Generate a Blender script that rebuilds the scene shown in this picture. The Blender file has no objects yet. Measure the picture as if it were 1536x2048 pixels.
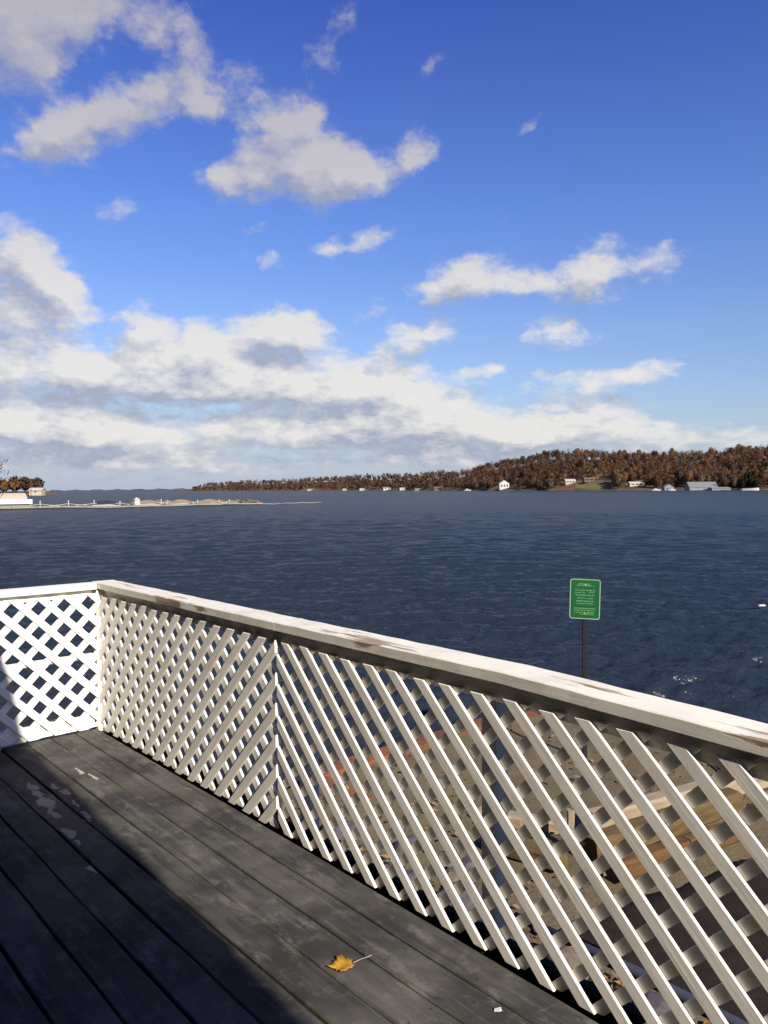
import bpy, bmesh, math, random
import numpy as np
from mathutils import Vector, Matrix

S = bpy.context.scene
COL = S.collection
R_ = math.radians

# ------------------------------------------------------------------ camera
CAM = Vector((5.04, -1.98, 1.55))
HD = Vector((-0.7497, 0.6618, 0.0)).normalized()          # where the camera looks, on the plan
RT = Vector((HD.y, -HD.x, 0.0))
pit, rol = R_(1.67), R_(0.3)
Fv = HD * math.cos(pit) - Vector((0, 0, 1)) * math.sin(pit)
Uv = HD * math.sin(pit) + Vector((0, 0, 1)) * math.cos(pit)
Rr = RT * math.cos(rol) - Uv * math.sin(rol)
Ur = Uv * math.cos(rol) + RT * math.sin(rol)
cd = bpy.data.cameras.new('camera')
cd.sensor_fit = 'VERTICAL'
cd.sensor_height = 36.0
cd.sensor_width = 27.0
cd.lens = 36.0 * 1560.0 / 2048.0
cd.clip_start = 0.05
cd.clip_end = 90000.0
cam = bpy.data.objects.new('camera', cd)
cam.matrix_basis = Matrix(((Rr.x, Ur.x, -Fv.x, CAM.x), (Rr.y, Ur.y, -Fv.y, CAM.y), (Rr.z, Ur.z, -Fv.z, CAM.z), (0, 0, 0, 1)))
COL.objects.link(cam)
S.camera = cam

# ------------------------------------------------------------------ light
SUN_EL, SUN_AZ = R_(33.0), R_(-11.5)                       # azimuth measured from +X towards +Y
SUN_DIR = Vector((math.cos(SUN_EL) * math.cos(SUN_AZ), math.cos(SUN_EL) * math.sin(SUN_AZ), math.sin(SUN_EL)))
sd = bpy.data.lights.new('sun', 'SUN')
sd.energy = 5.0
sd.angle = R_(0.45)
sd.color = (1.0, 0.91, 0.77)
sun = bpy.data.objects.new('sun', sd)
sun.rotation_euler = SUN_DIR.to_track_quat('Z', 'Y').to_euler()
COL.objects.link(sun)

S.view_settings.view_transform = 'Standard'
S.view_settings.look = 'None'
S.view_settings.exposure = 0.65
S.view_settings.gamma = 1.0
S.view_settings.use_curve_mapping = False
S.cycles.use_denoising = True
S.cycles.max_bounces = 7
S.cycles.diffuse_bounces = 4
S.cycles.glossy_bounces = 3
S.cycles.sample_clamp_indirect = 6.0
S.cycles.caustics_reflective = False
S.cycles.caustics_refractive = False


# ---- small node helpers
class NT:
    def __init__(s, tree):
        s.t = tree
        s.n = tree.nodes
        s.l = tree.links

    def node(s, typ, **kw):
        nd = s.n.new(typ)
        for k, v in kw.items():
            setattr(nd, k, v)
        return nd

    def put(s, sock, v):
        if isinstance(v, bpy.types.NodeSocket):
            s.l.new(v, sock)
        elif v is not None:
            if hasattr(sock, 'default_value'):
                try:
                    sock.default_value = v
                except Exception:
                    if isinstance(v, (tuple, list)) and len(v) == 3:
                        sock.default_value = (*v, 1.0)
                    else:
                        sock.default_value = (v, v, v)

    def math(s, op, a, b=None, c=None, clamp=False):
        nd = s.node('ShaderNodeMath', operation=op, use_clamp=clamp)
        s.put(nd.inputs[0], a)
        s.put(nd.inputs[1], b)
        s.put(nd.inputs[2], c)
        return nd.outputs[0]

    def vec(s, op, a, b=None, c=None, scale=None):
        nd = s.node('ShaderNodeVectorMath', operation=op)
        s.put(nd.inputs[0], a)
        if b is not None:
            s.put(nd.inputs[1], b)
        if c is not None:
            s.put(nd.inputs[2], c)
        if scale is not None:
            s.put(nd.inputs['Scale'], scale)
        return nd.outputs['Value'] if op in ('LENGTH', 'DOT_PRODUCT', 'DISTANCE') else nd.outputs[0]

    def comb(s, x, y, z):
        nd = s.node('ShaderNodeCombineXYZ')
        s.put(nd.inputs[0], x)
        s.put(nd.inputs[1], y)
        s.put(nd.inputs[2], z)
        return nd.outputs[0]

    def sep(s, v):
        nd = s.node('ShaderNodeSeparateXYZ')
        s.put(nd.inputs[0], v)
        return nd.outputs

    def mapr(s, v, a, b, c=0.0, d=1.0, smooth=True):
        nd = s.node('ShaderNodeMapRange', interpolation_type='SMOOTHSTEP' if smooth else 'LINEAR')
        s.put(nd.inputs[0], v)
        for i, q in enumerate((a, b, c, d)):
            s.put(nd.inputs[i + 1], q)
        return nd.outputs[0]

    def noise(s, v, scale, detail=4.0, rough=0.5, dist=0.0, color=False):
        nd = s.node('ShaderNodeTexNoise')
        s.put(nd.inputs['Vector'], v)
        s.put(nd.inputs['Scale'], scale)
        s.put(nd.inputs['Detail'], detail)
        s.put(nd.inputs['Roughness'], rough)
        s.put(nd.inputs['Distortion'], dist)
        return nd.outputs['Color'] if color else nd.outputs['Fac']

    def mix(s, f, a, b, mode='MIX'):
        nd = s.node('ShaderNodeMix', data_type='RGBA', blend_type=mode)
        s.put(nd.inputs[0], f)
        s.put(nd.inputs[6], a)
        s.put(nd.inputs[7], b)
        return nd.outputs[2]


# ------------------------------------------------------------------ sky with its clouds
def sky_dir(px, py):
    """azimuth (right of the view heading) and elevation in degrees of a cloud seen in the photograph"""
    d = Fv * 1560 + Rr * (px - 768) + Ur * (1024 - py)
    d.normalize()
    return math.degrees(math.atan2(d.dot(RT), d.dot(HD))), math.degrees(math.asin(d.z))


# x, y, half-width, half-height (photo pixels), weight, tilt in degrees (rising to the right)
CLOUDS = [
    (20, 40, 160, 110, .85, 0), (40, 130, 90, 80, .55, 0), (180, 20, 180, 65, .75, 8), (330, 25, 120, 50, .5, 10),
    (85, 275, 95, 52, 1.0, 20), (190, 238, 105, 60, 1.05, 25), (300, 190, 100, 72, .95, 30), (385, 150, 70, 85, .85, 60), (400, 225, 50, 38, .6, 0),
    (120, 335, 110, 34, .45, 5), (490, 180, 80, 60, .24, 20),
    (450, 355, 80, 46, 1.0, 15), (545, 310, 100, 85, 1.1, 20), (610, 245, 78, 62, .95, 0), (680, 355, 110, 52, .9, -5), (800, 335, 100, 55, .62, 10), (840, 300, 60, 60, .45, 60),
    (705, 300, 75, 50, .75, 0), (640, 345, 130, 60, .7, 0), (600, 405, 150, 34, .5, 0), (720, 482, 92, 30, .8, 12), (500, 470, 60, 25, .5, 35), (640, 500, 60, 22, .45, 0),
    (240, 425, 58, 28, .55, 10), (540, 525, 38, 24, .72, 0),
    (15, 495, 95, 70, 1.05, -10), (95, 545, 80, 58, .85, -20), (40, 620, 150, 62, 1.15, 0), (150, 600, 60, 45, .6, -20),
    (655, 85, 105, 45, .62, 55), (860, 130, 60, 28, .40, 30), (1045, 250, 55, 22, .52, 35), (490, 200, 80, 60, .42, 20), (1005, 440, 20, 10, .4, 0),
    (920, 560, 135, 52, 1.0, 14), (1090, 565, 220, 36, .9, 0), (1190, 515, 62, 58, 1.0, 0), (1325, 520, 72, 48, .85, 0),
    (1190, 590, 90, 32, .5, 0), (740, 630, 60, 25, .5, 30),
    (830, 672, 115, 48, 1.0, 15), (1115, 665, 95, 40, .9, 0), (985, 735, 80, 26, .75, 12), (1290, 742, 105, 34, .95, 5),
    (1150, 765, 120, 38, .9, 0), (1190, 820, 140, 36, .8, 0), (1090, 862, 120, 32, .9, 5),
    (430, 690, 190, 66, 1.25, 8), (590, 660, 110, 58, 1.3, -12), (280, 655, 62, 60, 1.1, 30), (90, 735, 230, 70, 1.35, 0), (330, 765, 200, 60, 1.2, 5),
    (560, 775, 220, 75, 1.3, 0), (790, 780, 190, 75, 1.3, -5), (930, 845, 200, 62, 1.2, 0), (700, 860, 240, 50, 1.15, 0),
    (330, 870, 380, 55, 1.2, 0), (60, 850, 200, 60, 1.2, 0), (1080, 860, 130, 40, .9, 0), (1230, 860, 120, 34, .7, 0), (900, 915, 330, 36, 1.0, 0), (1380, 880, 260, 40, .85, 3), (250, 930, 460, 30, 1.0, 0),
]


def cloud_group():
    g = bpy.data.node_groups.new('cloud_density', 'ShaderNodeTree')
    g.interface.new_socket('P', in_out='INPUT', socket_type='NodeSocketVector')
    g.interface.new_socket('D', in_out='OUTPUT', socket_type='NodeSocketFloat')
    n = NT(g)
    gi = n.node('NodeGroupInput')
    go = n.node('NodeGroupOutput')
    P = gi.outputs[0]
    x, y, _ = n.sep(P)
    yy = n.math('ADD', y, n.math('MULTIPLY', n.math('LOGARITHM', n.math('ADD', n.math('DIVIDE', n.math('MAXIMUM', y, -3.0), 6.0), 1.3), 2.718), 13.0))
    Q = n.comb(x, yy, 0.0)
    w = n.noise(Q, 0.16, 4.0, 0.55, color=True)
    wv = n.vec('MULTIPLY', n.vec('SUBTRACT', w, (.5, .5, .5)), (2.4, 1.7, 0.0))
    w2 = n.noise(Q, 0.62, 3.0, 0.55, color=True)
    wv2 = n.vec('MULTIPLY', n.vec('SUBTRACT', w2, (.5, .5, .5)), (1.5, 1.1, 0.0))
    PW = n.vec('ADD', n.vec('ADD', P, wv), wv2)
    acc = 0.0
    for (cx, cy, rx, ry, wt, tilt) in CLOUDS:
        a, e = sky_dir(cx, cy)
        dg = math.degrees(1 / 1560.0)
        mp = n.node('ShaderNodeMapping', vector_type='TEXTURE')
        # chained through a vanishing term so the shader is evaluated blob by blob
        n.put(mp.inputs[0], PW if isinstance(acc, float) else n.vec('MULTIPLY_ADD', acc, (1e-9, 1e-9, 0.0), PW))
        mp.inputs['Location'].default_value = (a, e, 0)
        mp.inputs['Rotation'].default_value = (0, 0, R_(tilt))
        mp.inputs['Scale'].default_value = (rx * dg * 1.30, ry * dg * 1.30, 1.0)
        ln = n.vec('LENGTH', mp.outputs[0])
        s_ = n.mapr(ln, 1.0, 0.0)
        acc = n.math('MULTIPLY_ADD', s_, wt * 1.30, acc)
    # the rest of the sky, beyond the picture, carries the same kind of cloud
    gen = n.mapr(n.noise(Q, 0.055, 4.0, 0.5), .48, .72, 0.0, 1.0)
    out = n.math('MAXIMUM', n.mapr(n.math('ABSOLUTE', x), 29.0, 40.0), n.mapr(y, 33.0, 42.0))
    acc = n.math('MULTIPLY_ADD', gen, out, acc)
    f1 = n.noise(Q, 0.33, 8.0, 0.58)
    f2 = n.noise(Q, 0.11, 4.0, 0.5)
    f3 = n.noise(n.comb(x, n.math('MULTIPLY', yy, 1.15), 3.0), 1.15, 6.0, .62, .4)
    f1 = n.math('MULTIPLY_ADD', n.math('SUBTRACT', f3, .5), .42, f1)
    vo = n.node('ShaderNodeTexVoronoi', voronoi_dimensions='2D', feature='SMOOTH_F1')
    n.put(vo.inputs['Vector'], n.vec('ADD', Q, wv2))
    vo.inputs['Scale'].default_value = .42
    vo.inputs['Detail'].default_value = 3.0
    vo.inputs['Roughness'].default_value = .55
    vo.inputs['Lacunarity'].default_value = 2.1
    vo.inputs['Smoothness'].default_value = .35
    # rounded billows on top of the wispy noise
    f1 = n.math('MULTIPLY_ADD', n.math('SUBTRACT', .66, vo.outputs['Distance']), .50, f1)
    tex = n.math('ADD', n.math('MULTIPLY', n.math('SUBTRACT', f1, .5), 1.25), n.math('MULTIPLY', n.math('SUBTRACT', f2, .5), .55))
    soft = n.math('MINIMUM', n.math('MULTIPLY', acc, 2.2), 1.0)
    acc = n.math('MINIMUM', acc, 2.0)
    n.put(go.inputs[0], n.math('MULTIPLY_ADD', tex, soft, acc))
    return g


def build_world():
    w = bpy.data.worlds.new('World')
    S.world = w
    w.use_nodes = True
    w.cycles.sampling_method = 'MANUAL'
    w.cycles.sample_map_resolution = 512
    n = NT(w.node_tree)
    n.n.clear()
    out = n.node('ShaderNodeOutputWorld')
    bg = n.node('ShaderNodeBackground')
    n.l.new(bg.outputs[0], out.inputs[0])
    sky = n.node('ShaderNodeTexSky', sky_type='NISHITA')
    sky.sun_disc = False
    sky.sun_elevation = SUN_EL
    sky.sun_rotation = R_(90.0) - SUN_AZ
    sky.altitude = 100.0
    sky.air_density = 1.0
    sky.dust_density = 0.6
    sky.ozone_density = 2.2
    tc = n.node('ShaderNodeTexCoord')
    d = n.vec('NORMALIZE', tc.outputs['Generated'])
    z = n.sep(d)[2]
    az = n.math('ARCTAN2', n.vec('DOT_PRODUCT', d, tuple(RT)), n.vec('DOT_PRODUCT', d, tuple(HD)))
    az = n.math('MULTIPLY', az, 180 / math.pi)
    el = n.math('MULTIPLY', n.math('ARCSINE', z), 180 / math.pi)
    P = n.comb(az, el, 0.0)
    grp = cloud_group()
    g1 = n.node('ShaderNodeGroup', node_tree=grp)
    n.put(g1.inputs[0], P)
    g2 = n.node('ShaderNodeGroup', node_tree=grp)
    n.put(g2.inputs[0], n.vec('ADD', P, (0.9, 1.5, 0.0)))
    D1, D2 = g1.outputs[0], g2.outputs[0]
    alpha = n.mapr(D1, .20, 1.38)
    thick = n.mapr(D1, .55, 1.5)
    lit = n.math('MULTIPLY_ADD', n.math('SUBTRACT', D1, D2), .85, .60)
    lit = n.math('SUBTRACT', lit, n.math('MULTIPLY', thick, .12))
    lit = n.math('MINIMUM', n.math('MAXIMUM', lit, 0.0), 1.0)
    hi = n.mapr(el, 8.0, 30.0)
    bright = n.mix(hi, (8.6, 8.4, 8.1), (5.2, 5.05, 5.6))
    dark = n.mix(hi, (3.9, 4.35, 5.5), (3.5, 3.7, 5.2))
    ccol = n.mix(lit, dark, bright)
    tint = n.mix(n.mapr(el, 2.0, 11.0, smooth=False), (1.05, 1.05, 1.15), (1.08, 1.13, 1.45))
    tint = n.mix(n.mapr(el, 11.0, 19.0, smooth=False), tint, (.85, 1.06, 1.70))
    tint = n.mix(n.mapr(el, 19.0, 33.0, smooth=False), tint, (.50, .68, 1.62))
    clear = n.mix(1.0, sky.outputs[0], tint, 'MULTIPLY')
    # paler air towards the horizon
    clear = n.mix(n.mapr(el, 8.0, -1.0, 0.0, .85), clear, (4.3, 5.1, 6.9))
    col = n.mix(n.math('MULTIPLY', alpha, .94), clear, ccol)
    n.put(bg.inputs['Color'], col)
    bg.inputs['Strength'].default_value = 0.0615


build_world()

# ------------------------------------------------------------------ helpers: objects
RNG = random.Random(7)


def link(o, parent=None):
    COL.objects.link(o)
    if parent is not None:
        o.parent = parent
    return o


def tag(o, label=None, cat=None, group=None, kind=None):
    if label:
        o['label'] = label
    if cat:
        o['category'] = cat
    if group:
        o['group'] = group
    if kind:
        o['kind'] = kind
    return o


def empty(name, loc=(0, 0, 0), rotz=0.0):
    o = bpy.data.objects.new(name, None)
    o.location = loc
    o.rotation_euler = (0, 0, rotz)
    o.empty_display_size = 0.2
    return link(o)


class MB:
    def __init__(s):
        s.v, s.f, s.m, s.c, s.n = [], [], [], [], []

    def add(s, vs, fs, mat=0, col=None, nrm=None):
        b = len(s.v)
        s.v += [tuple(q) for q in vs]
        s.f += [tuple(b + i for i in q) for q in fs]
        s.m += [mat] * len(fs)
        s.c += [col] * len(fs)
        s.n += [nrm] * len(fs)

    def box(s, lo, hi, mat=0, M=None):
        x0, y0, z0 = lo
        x1, y1, z1 = hi
        vs = [Vector(q) for q in ((x0, y0, z0), (x1, y0, z0), (x1, y1, z0), (x0, y1, z0), (x0, y0, z1), (x1, y0, z1), (x1, y1, z1), (x0, y1, z1))]
        if M is not None:
            vs = [M @ q for q in vs]
        s.add(vs, [(0, 3, 2, 1), (4, 5, 6, 7), (0, 1, 5, 4), (1, 2, 6, 5), (2, 3, 7, 6), (3, 0, 4, 7)], mat)

    def tube(s, pts, rad, seg=8, mat=0, caps=True):
        pts = [Vector(p) for p in pts]
        rads = rad if isinstance(rad, (list, tuple)) else [rad] * len(pts)
        rings = []
        for i, p in enumerate(pts):
            t = (pts[min(i + 1, len(pts) - 1)] - pts[max(i - 1, 0)]).normalized()
            a = t.orthogonal().normalized() if i == 0 else (prev - t * prev.dot(t)).normalized()
            prev = a
            b = t.cross(a)
            rings.append([p + (a * math.cos(k * 2 * math.pi / seg) + b * math.sin(k * 2 * math.pi / seg)) * rads[i] for k in range(seg)])
        vs = [q for r in rings for q in r]
        fs = []
        for i in range(len(pts) - 1):
            for k in range(seg):
                k2 = (k + 1) % seg
                fs.append((i * seg + k, i * seg + k2, (i + 1) * seg + k2, (i + 1) * seg + k))
        if caps:
            fs.append(tuple(range(seg - 1, -1, -1)))
            fs.append(tuple((len(pts) - 1) * seg + k for k in range(seg)))
        s.add(vs, fs, mat)

    def prism(s, poly, z0, z1, mat=0, M=None):
        k = len(poly)
        vs = [Vector((p[0], p[1], z0)) for p in poly] + [Vector((p[0], p[1], z1)) for p in poly]
        if M is not None:
            vs = [M @ q for q in vs]
        fs = [tuple(range(k - 1, -1, -1)), tuple(range(k, 2 * k))]
        for i in range(k):
            j = (i + 1) % k
            fs.append((i, j, k + j, k + i))
        s.add(vs, fs, mat)

    def mesh(s, name, mats, smooth=False):
        me = bpy.data.meshes.new(name)
        me.from_pydata(s.v, [], s.f)
        for m in mats:
            me.materials.append(m)
        if len(mats) > 1:
            me.polygons.foreach_set('material_index', s.m)
        if any(c is not None for c in s.c):
            at = me.attributes.new('tint', 'FLOAT_COLOR', 'FACE')
            arr = np.array([(c if c is not None else (.1, .1, .1)) + (1.0,) for c in s.c], dtype=np.float32)
            at.data.foreach_set('color', arr.ravel())
        if any(q is not None for q in s.n):
            at = me.attributes.new('nrm', 'FLOAT_VECTOR', 'FACE')
            at.data.foreach_set('vector', np.array([tuple(q) if q is not None else (0, 0, 1) for q in s.n], dtype=np.float32).ravel())
        if smooth:
            me.polygons.foreach_set('use_smooth', [True] * len(s.f))
        me.validate()
        me.update()
        return me

    def build(s, name, mats, parent=None, smooth=False):
        if not isinstance(mats, (list, tuple)):
            mats = [mats]
        return link(bpy.data.objects.new(name, s.mesh(name, mats, smooth)), parent)


def bevel(o, w=0.002, seg=1):
    m = o.modifiers.new('bevel', 'BEVEL')
    m.width = w
    m.segments = seg
    m.limit_method = 'ANGLE'
    return o


# ------------------------------------------------------------------ materials
def new_mat(name):
    m = bpy.data.materials.new(name)
    m.use_nodes = True
    n = NT(m.node_tree)
    n.n.clear()
    out = n.node('ShaderNodeOutputMaterial')
    bs = n.node('ShaderNodeBsdfPrincipled')
    n.l.new(bs.outputs[0], out.inputs[0])
    return m, n, bs


def bump(n, bs, h, strength=.3, dist=.01):
    b = n.node('ShaderNodeBump')
    b.inputs['Strength'].default_value = strength
    b.inputs['Distance'].default_value = dist
    n.put(b.inputs['Height'], h)
    n.l.new(b.outputs[0], bs.inputs['Normal'])


def obj_coords(n, spread=17.0):
    """object coordinates shifted by a random amount for each object"""
    tc = n.node('ShaderNodeTexCoord')
    oi = n.node('ShaderNodeObjectInfo')
    r = n.math('MULTIPLY', oi.outputs['Random'], spread)
    return n.vec('ADD', tc.outputs['Object'], n.comb(r, n.math('MULTIPLY', r, 1.7), r)), oi.outputs['Random']


def mat_plain(name, col, rough=.7, var=.25, scale=6.0, bmp=.2, metal=0.0, stretch=None, obj=True):
    m, n, bs = new_mat(name)
    v, rnd = obj_coords(n)
    if stretch:
        v = n.vec('MULTIPLY', v, stretch)
    f = n.noise(v, scale, 6.0, .6)
    k = n.math('MULTIPLY_ADD', n.math('SUBTRACT', f, .5), var * 2.6, 1.0)
    k = n.math('MULTIPLY_ADD', n.math('SUBTRACT', rnd, .5), var * .6, k)
    c = n.vec('SCALE', (*col,), scale=k)
    n.put(bs.inputs['Base Color'], c)
    bs.inputs['Roughness'].default_value = rough
    bs.inputs['Metallic'].default_value = metal
    if rough >= .8:
        bs.inputs['Specular IOR Level'].default_value = .12
    if bmp:
        bump(n, bs, n.noise(v, scale * 5, 5.0, .6), bmp, .01)
    return m


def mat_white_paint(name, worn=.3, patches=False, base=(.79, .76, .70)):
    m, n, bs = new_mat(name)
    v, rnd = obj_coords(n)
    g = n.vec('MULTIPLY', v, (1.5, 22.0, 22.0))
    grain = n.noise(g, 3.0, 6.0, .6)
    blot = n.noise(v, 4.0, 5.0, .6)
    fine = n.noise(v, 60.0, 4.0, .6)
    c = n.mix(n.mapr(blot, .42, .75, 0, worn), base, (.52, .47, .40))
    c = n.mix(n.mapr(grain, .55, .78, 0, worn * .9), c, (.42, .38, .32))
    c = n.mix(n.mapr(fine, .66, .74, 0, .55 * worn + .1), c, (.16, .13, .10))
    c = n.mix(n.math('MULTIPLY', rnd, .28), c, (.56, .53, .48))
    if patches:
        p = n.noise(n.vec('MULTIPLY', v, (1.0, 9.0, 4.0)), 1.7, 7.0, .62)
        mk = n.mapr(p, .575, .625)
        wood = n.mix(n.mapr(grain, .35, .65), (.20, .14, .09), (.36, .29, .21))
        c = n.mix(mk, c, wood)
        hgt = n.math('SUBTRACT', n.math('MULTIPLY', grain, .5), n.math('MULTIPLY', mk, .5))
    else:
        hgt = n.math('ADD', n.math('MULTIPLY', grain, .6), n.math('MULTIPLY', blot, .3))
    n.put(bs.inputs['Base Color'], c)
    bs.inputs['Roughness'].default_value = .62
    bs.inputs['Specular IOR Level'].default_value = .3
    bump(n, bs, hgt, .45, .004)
    return m


M_slat = mat_white_paint('painted lattice slat', .42, base=(.86, .815, .735))
M_slat_left = mat_white_paint('fresh white lattice slat', .14, base=(.90, .88, .83))
M_cap = mat_white_paint('weathered cap rail', .5, True, base=(.74, .71, .61))
M_rail_left = mat_white_paint('white rail', .2, base=(.82, .80, .72))
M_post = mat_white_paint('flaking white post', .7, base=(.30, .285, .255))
M_rail_dark = mat_plain('grey weathered rail', (.68, .64, .57), .8, .3, 5.0, .4, stretch=(1, 8, 8))


LIGHT_AND_SCUFFS = [(.78, -.690, .075, .022), (.92, -.700, .06, .020), (1.06, -.712, .10, .034), (1.22, -.725, .085, .022), (1.47, -.748, .07, .024), (1.60, -.745, .05, .014),
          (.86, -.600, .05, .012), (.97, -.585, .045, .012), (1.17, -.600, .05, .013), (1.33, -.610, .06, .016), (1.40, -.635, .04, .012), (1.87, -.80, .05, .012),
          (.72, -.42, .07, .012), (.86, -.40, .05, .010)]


def mat_deck():
    m, n, bs = new_mat('grey deck paint')
    v, rnd = obj_coords(n, 40.0)
    tc = n.node('ShaderNodeTexCoord')
    geo = n.node('ShaderNodeNewGeometry')
    wpos = geo.outputs['Position']
    big = n.noise(wpos, 2.6, 5.0, .6)
    med = n.noise(wpos, 11.0, 6.0, .65)
    fine = n.noise(wpos, 120.0, 4.0, .6)
    grain = n.noise(n.vec('MULTIPLY', v, (1.2, 26.0, 10.0)), 4.0, 6.0, .6)
    c = n.mix(n.mapr(big, .35, .68), (.037, .036, .036), (.089, .084, .077))
    c = n.mix(n.mapr(med, .5, .75, 0, .45), c, (.19, .18, .165))
    c = n.mix(n.mapr(grain, .55, .8, 0, .5), c, (.055, .052, .05))
    # damp patches drawn out along the boards
    wet = n.noise(n.vec('MULTIPLY', v, (1.6, 5.0, 1.0)), 2.3, 4.0, .55)
    wm = n.mapr(wet, .60, .70)
    c = n.mix(n.math('MULTIPLY', wm, .8), c, (.026, .025, .031))
    # worn pale patches where feet have rubbed the paint
    wr = n.noise(n.vec('MULTIPLY', wpos, (1.0, 2.2, 1.0)), 3.4, 7.0, .68)
    c = n.mix(n.mapr(wr, .56, .66, 0, .75), c, (.132, .125, .115))
    stk = n.noise(n.vec('MULTIPLY', v, (.9, 14.0, 1.0)), 2.2, 5.0, .6)
    c = n.mix(n.mapr(stk, .54, .68, 0, .45), c, (.124, .119, .112))
    c = n.mix(n.mapr(stk, .44, .32, 0, .55), c, (.030, .028, .032))
    # reflected light painted as pale patches near the corner, with a few worn scuffs
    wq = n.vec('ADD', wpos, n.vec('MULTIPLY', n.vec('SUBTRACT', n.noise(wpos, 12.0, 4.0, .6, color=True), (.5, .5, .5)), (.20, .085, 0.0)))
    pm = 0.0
    for (hx, hy, a_, b_) in LIGHT_AND_SCUFFS:
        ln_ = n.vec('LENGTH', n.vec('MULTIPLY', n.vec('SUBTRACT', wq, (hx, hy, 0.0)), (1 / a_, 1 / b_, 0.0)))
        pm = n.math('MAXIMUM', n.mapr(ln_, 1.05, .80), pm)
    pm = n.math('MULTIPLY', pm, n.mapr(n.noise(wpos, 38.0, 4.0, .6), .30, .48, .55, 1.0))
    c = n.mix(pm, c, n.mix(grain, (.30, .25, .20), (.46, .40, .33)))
    # a few faint scuffs
    sc = n.noise(wpos, 4.0, 2.0, .5, .8)
    ln = n.mapr(n.math('ABSOLUTE', n.math('SUBTRACT', sc, .5)), .002, .008, 1.0, 0.0)
    ln = n.math('MULTIPLY', ln, n.mapr(n.noise(wpos, 5.0, 3.0, .5), .58, .70))
    c = n.mix(n.math('MULTIPLY', ln, .28), c, (.24, .22, .20))
    # screw heads over the joists, two across each board
    so = n.sep(tc.outputs['Object'])
    fx = n.math('SUBTRACT', n.math('FRACT', n.math('DIVIDE', n.math('ADD', so[0], 20.13), .61)), .5)
    fy = n.math('SUBTRACT', n.math('ABSOLUTE', so[1]), .045)
    rd = n.vec('LENGTH', n.comb(n.math('MULTIPLY', fx, .61), fy, 0.0))
    c = n.mix(n.mapr(rd, .0035, .0052, .8, 0.0), c, (.022, .020, .018))
    # specks of grit and moss near the edges of each board
    c = n.mix(n.mapr(fine, .68, .76, 0, .6), c, (.26, .25, .22))
    y = n.sep(tc.outputs['Object'])[1]
    edge = n.mapr(n.math('ABSOLUTE', y), .058, .0715)
    moss = n.math('MULTIPLY', edge, n.mapr(n.noise(wpos, 6.0, 4.0, .6), .45, .65))
    c = n.mix(n.math('MULTIPLY', moss, .75), c, (.055, .058, .022))
    c = n.vec('SCALE', c, scale=n.math('MULTIPLY_ADD', rnd, .26, .87))
    n.put(bs.inputs['Base Color'], c)
    n.put(bs.inputs['Roughness'], n.math('SUBTRACT', .72, n.math('MULTIPLY', wm, .22)))
    bs.inputs['Specular IOR Level'].default_value = .06
    h = n.math('ADD', n.math('MULTIPLY', grain, .7), n.math('MULTIPLY', med, .5))
    bump(n, bs, n.math('ADD', h, n.math('MULTIPLY', fine, .3)), .5, .004)
    return m


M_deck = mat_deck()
M_black = mat_plain('dark joist wood', (.012, .011, .010), .95, .3, 4.0, .2)


# ------------------------------------------------------------------ deck
deck = MB()
deck.box((0.02, -9.0, -.30), (6.2, -.06, -.05))
deck = deck.build('deck', M_black)
tag(deck, kind='structure')
edges = [-.042, -.190, -.341, -.491, -.637, -.781, -.926, -1.076, -1.237]
while edges[-1] > -2.6:
    edges.append(edges[-1] - .149)
rk = random.Random(3)
for i in range(len(edges) - 1):
    yc, wd = (edges[i] + edges[i + 1]) / 2, (edges[i] - edges[i + 1]) - .0075
    cuts = {0: [0.015, 6.2], 1: [0.012, 3.215, 6.2], 2: [.02, 6.2], 3: [.014, 1.42, 6.2], 4: [.02, 6.2], 5: [.016, 2.61, 6.2]}.get(i, [.02, rk.uniform(1, 5), 6.2])
    for a, b in zip(cuts[:-1], cuts[1:]):
        nseg = max(2, int((b - a) / .14))
        ph = rk.uniform(0, 6)
        mb = MB()
        L = b - a
        prof = [(-wd / 2, -.026), (-wd / 2, -.004), (-wd / 2 + .004, 0), (0, .0012), (wd / 2 - .004, 0), (wd / 2, -.004), (wd / 2, -.026)]
        vs, fs = [], []
        for k in range(nseg + 1):
            t = k / nseg
            xx = -L / 2 + .002 + t * (L - .004)
            wob = .0016 * math.sin(2.1 * xx + ph) + .0010 * math.sin(7.3 * xx + 2 * ph)
            for q, (py, pz) in enumerate(prof):
                ww = wob + (.0014 * math.sin(9.7 * xx + ph * 3 + q) if q in (0, 1, 5, 6) else 0)
                vs.append((xx, py + ww, pz + .0011 * math.sin(1.7 * xx + ph)))
        P_ = len(prof)
        for k in range(nseg):
            for q in range(P_ - 1):
                fs.append((k * P_ + q, (k + 1) * P_ + q, (k + 1) * P_ + q + 1, k * P_ + q + 1))
        fs.append(tuple(range(P_)))
        fs.append(tuple(nseg * P_ + q for q in range(P_ - 1, -1, -1)))
        mb.add(vs, fs)
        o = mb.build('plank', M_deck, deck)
        o.location = ((a + b) / 2, yc, rk.uniform(-.0015, .0012))
        o.rotation_euler = (rk.uniform(-.004, .004), 0, 0)
fascia = MB()
fascia.box((.02, -.055, -.30), (6.2, -.043, -.028))
fascia.build('rim_board', M_black, deck)
tag(deck, 'grey painted plank deck', None)

# ------------------------------------------------------------------ lattice fences


def clip(poly, nx, ny, c):
    """keep the part with p.n <= c"""
    out = []
    for i in range(len(poly)):
        p, q = poly[i], poly[(i + 1) % len(poly)]
        dp, dq = p[0] * nx + p[1] * ny - c, q[0] * nx + q[1] * ny - c
        if dp <= 0:
            out.append(p)
        if dp * dq < 0:
            t = dp / (dp - dq)
            out.append((p[0] + (q[0] - p[0]) * t, p[1] + (q[1] - p[1]) * t))
    return out


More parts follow.
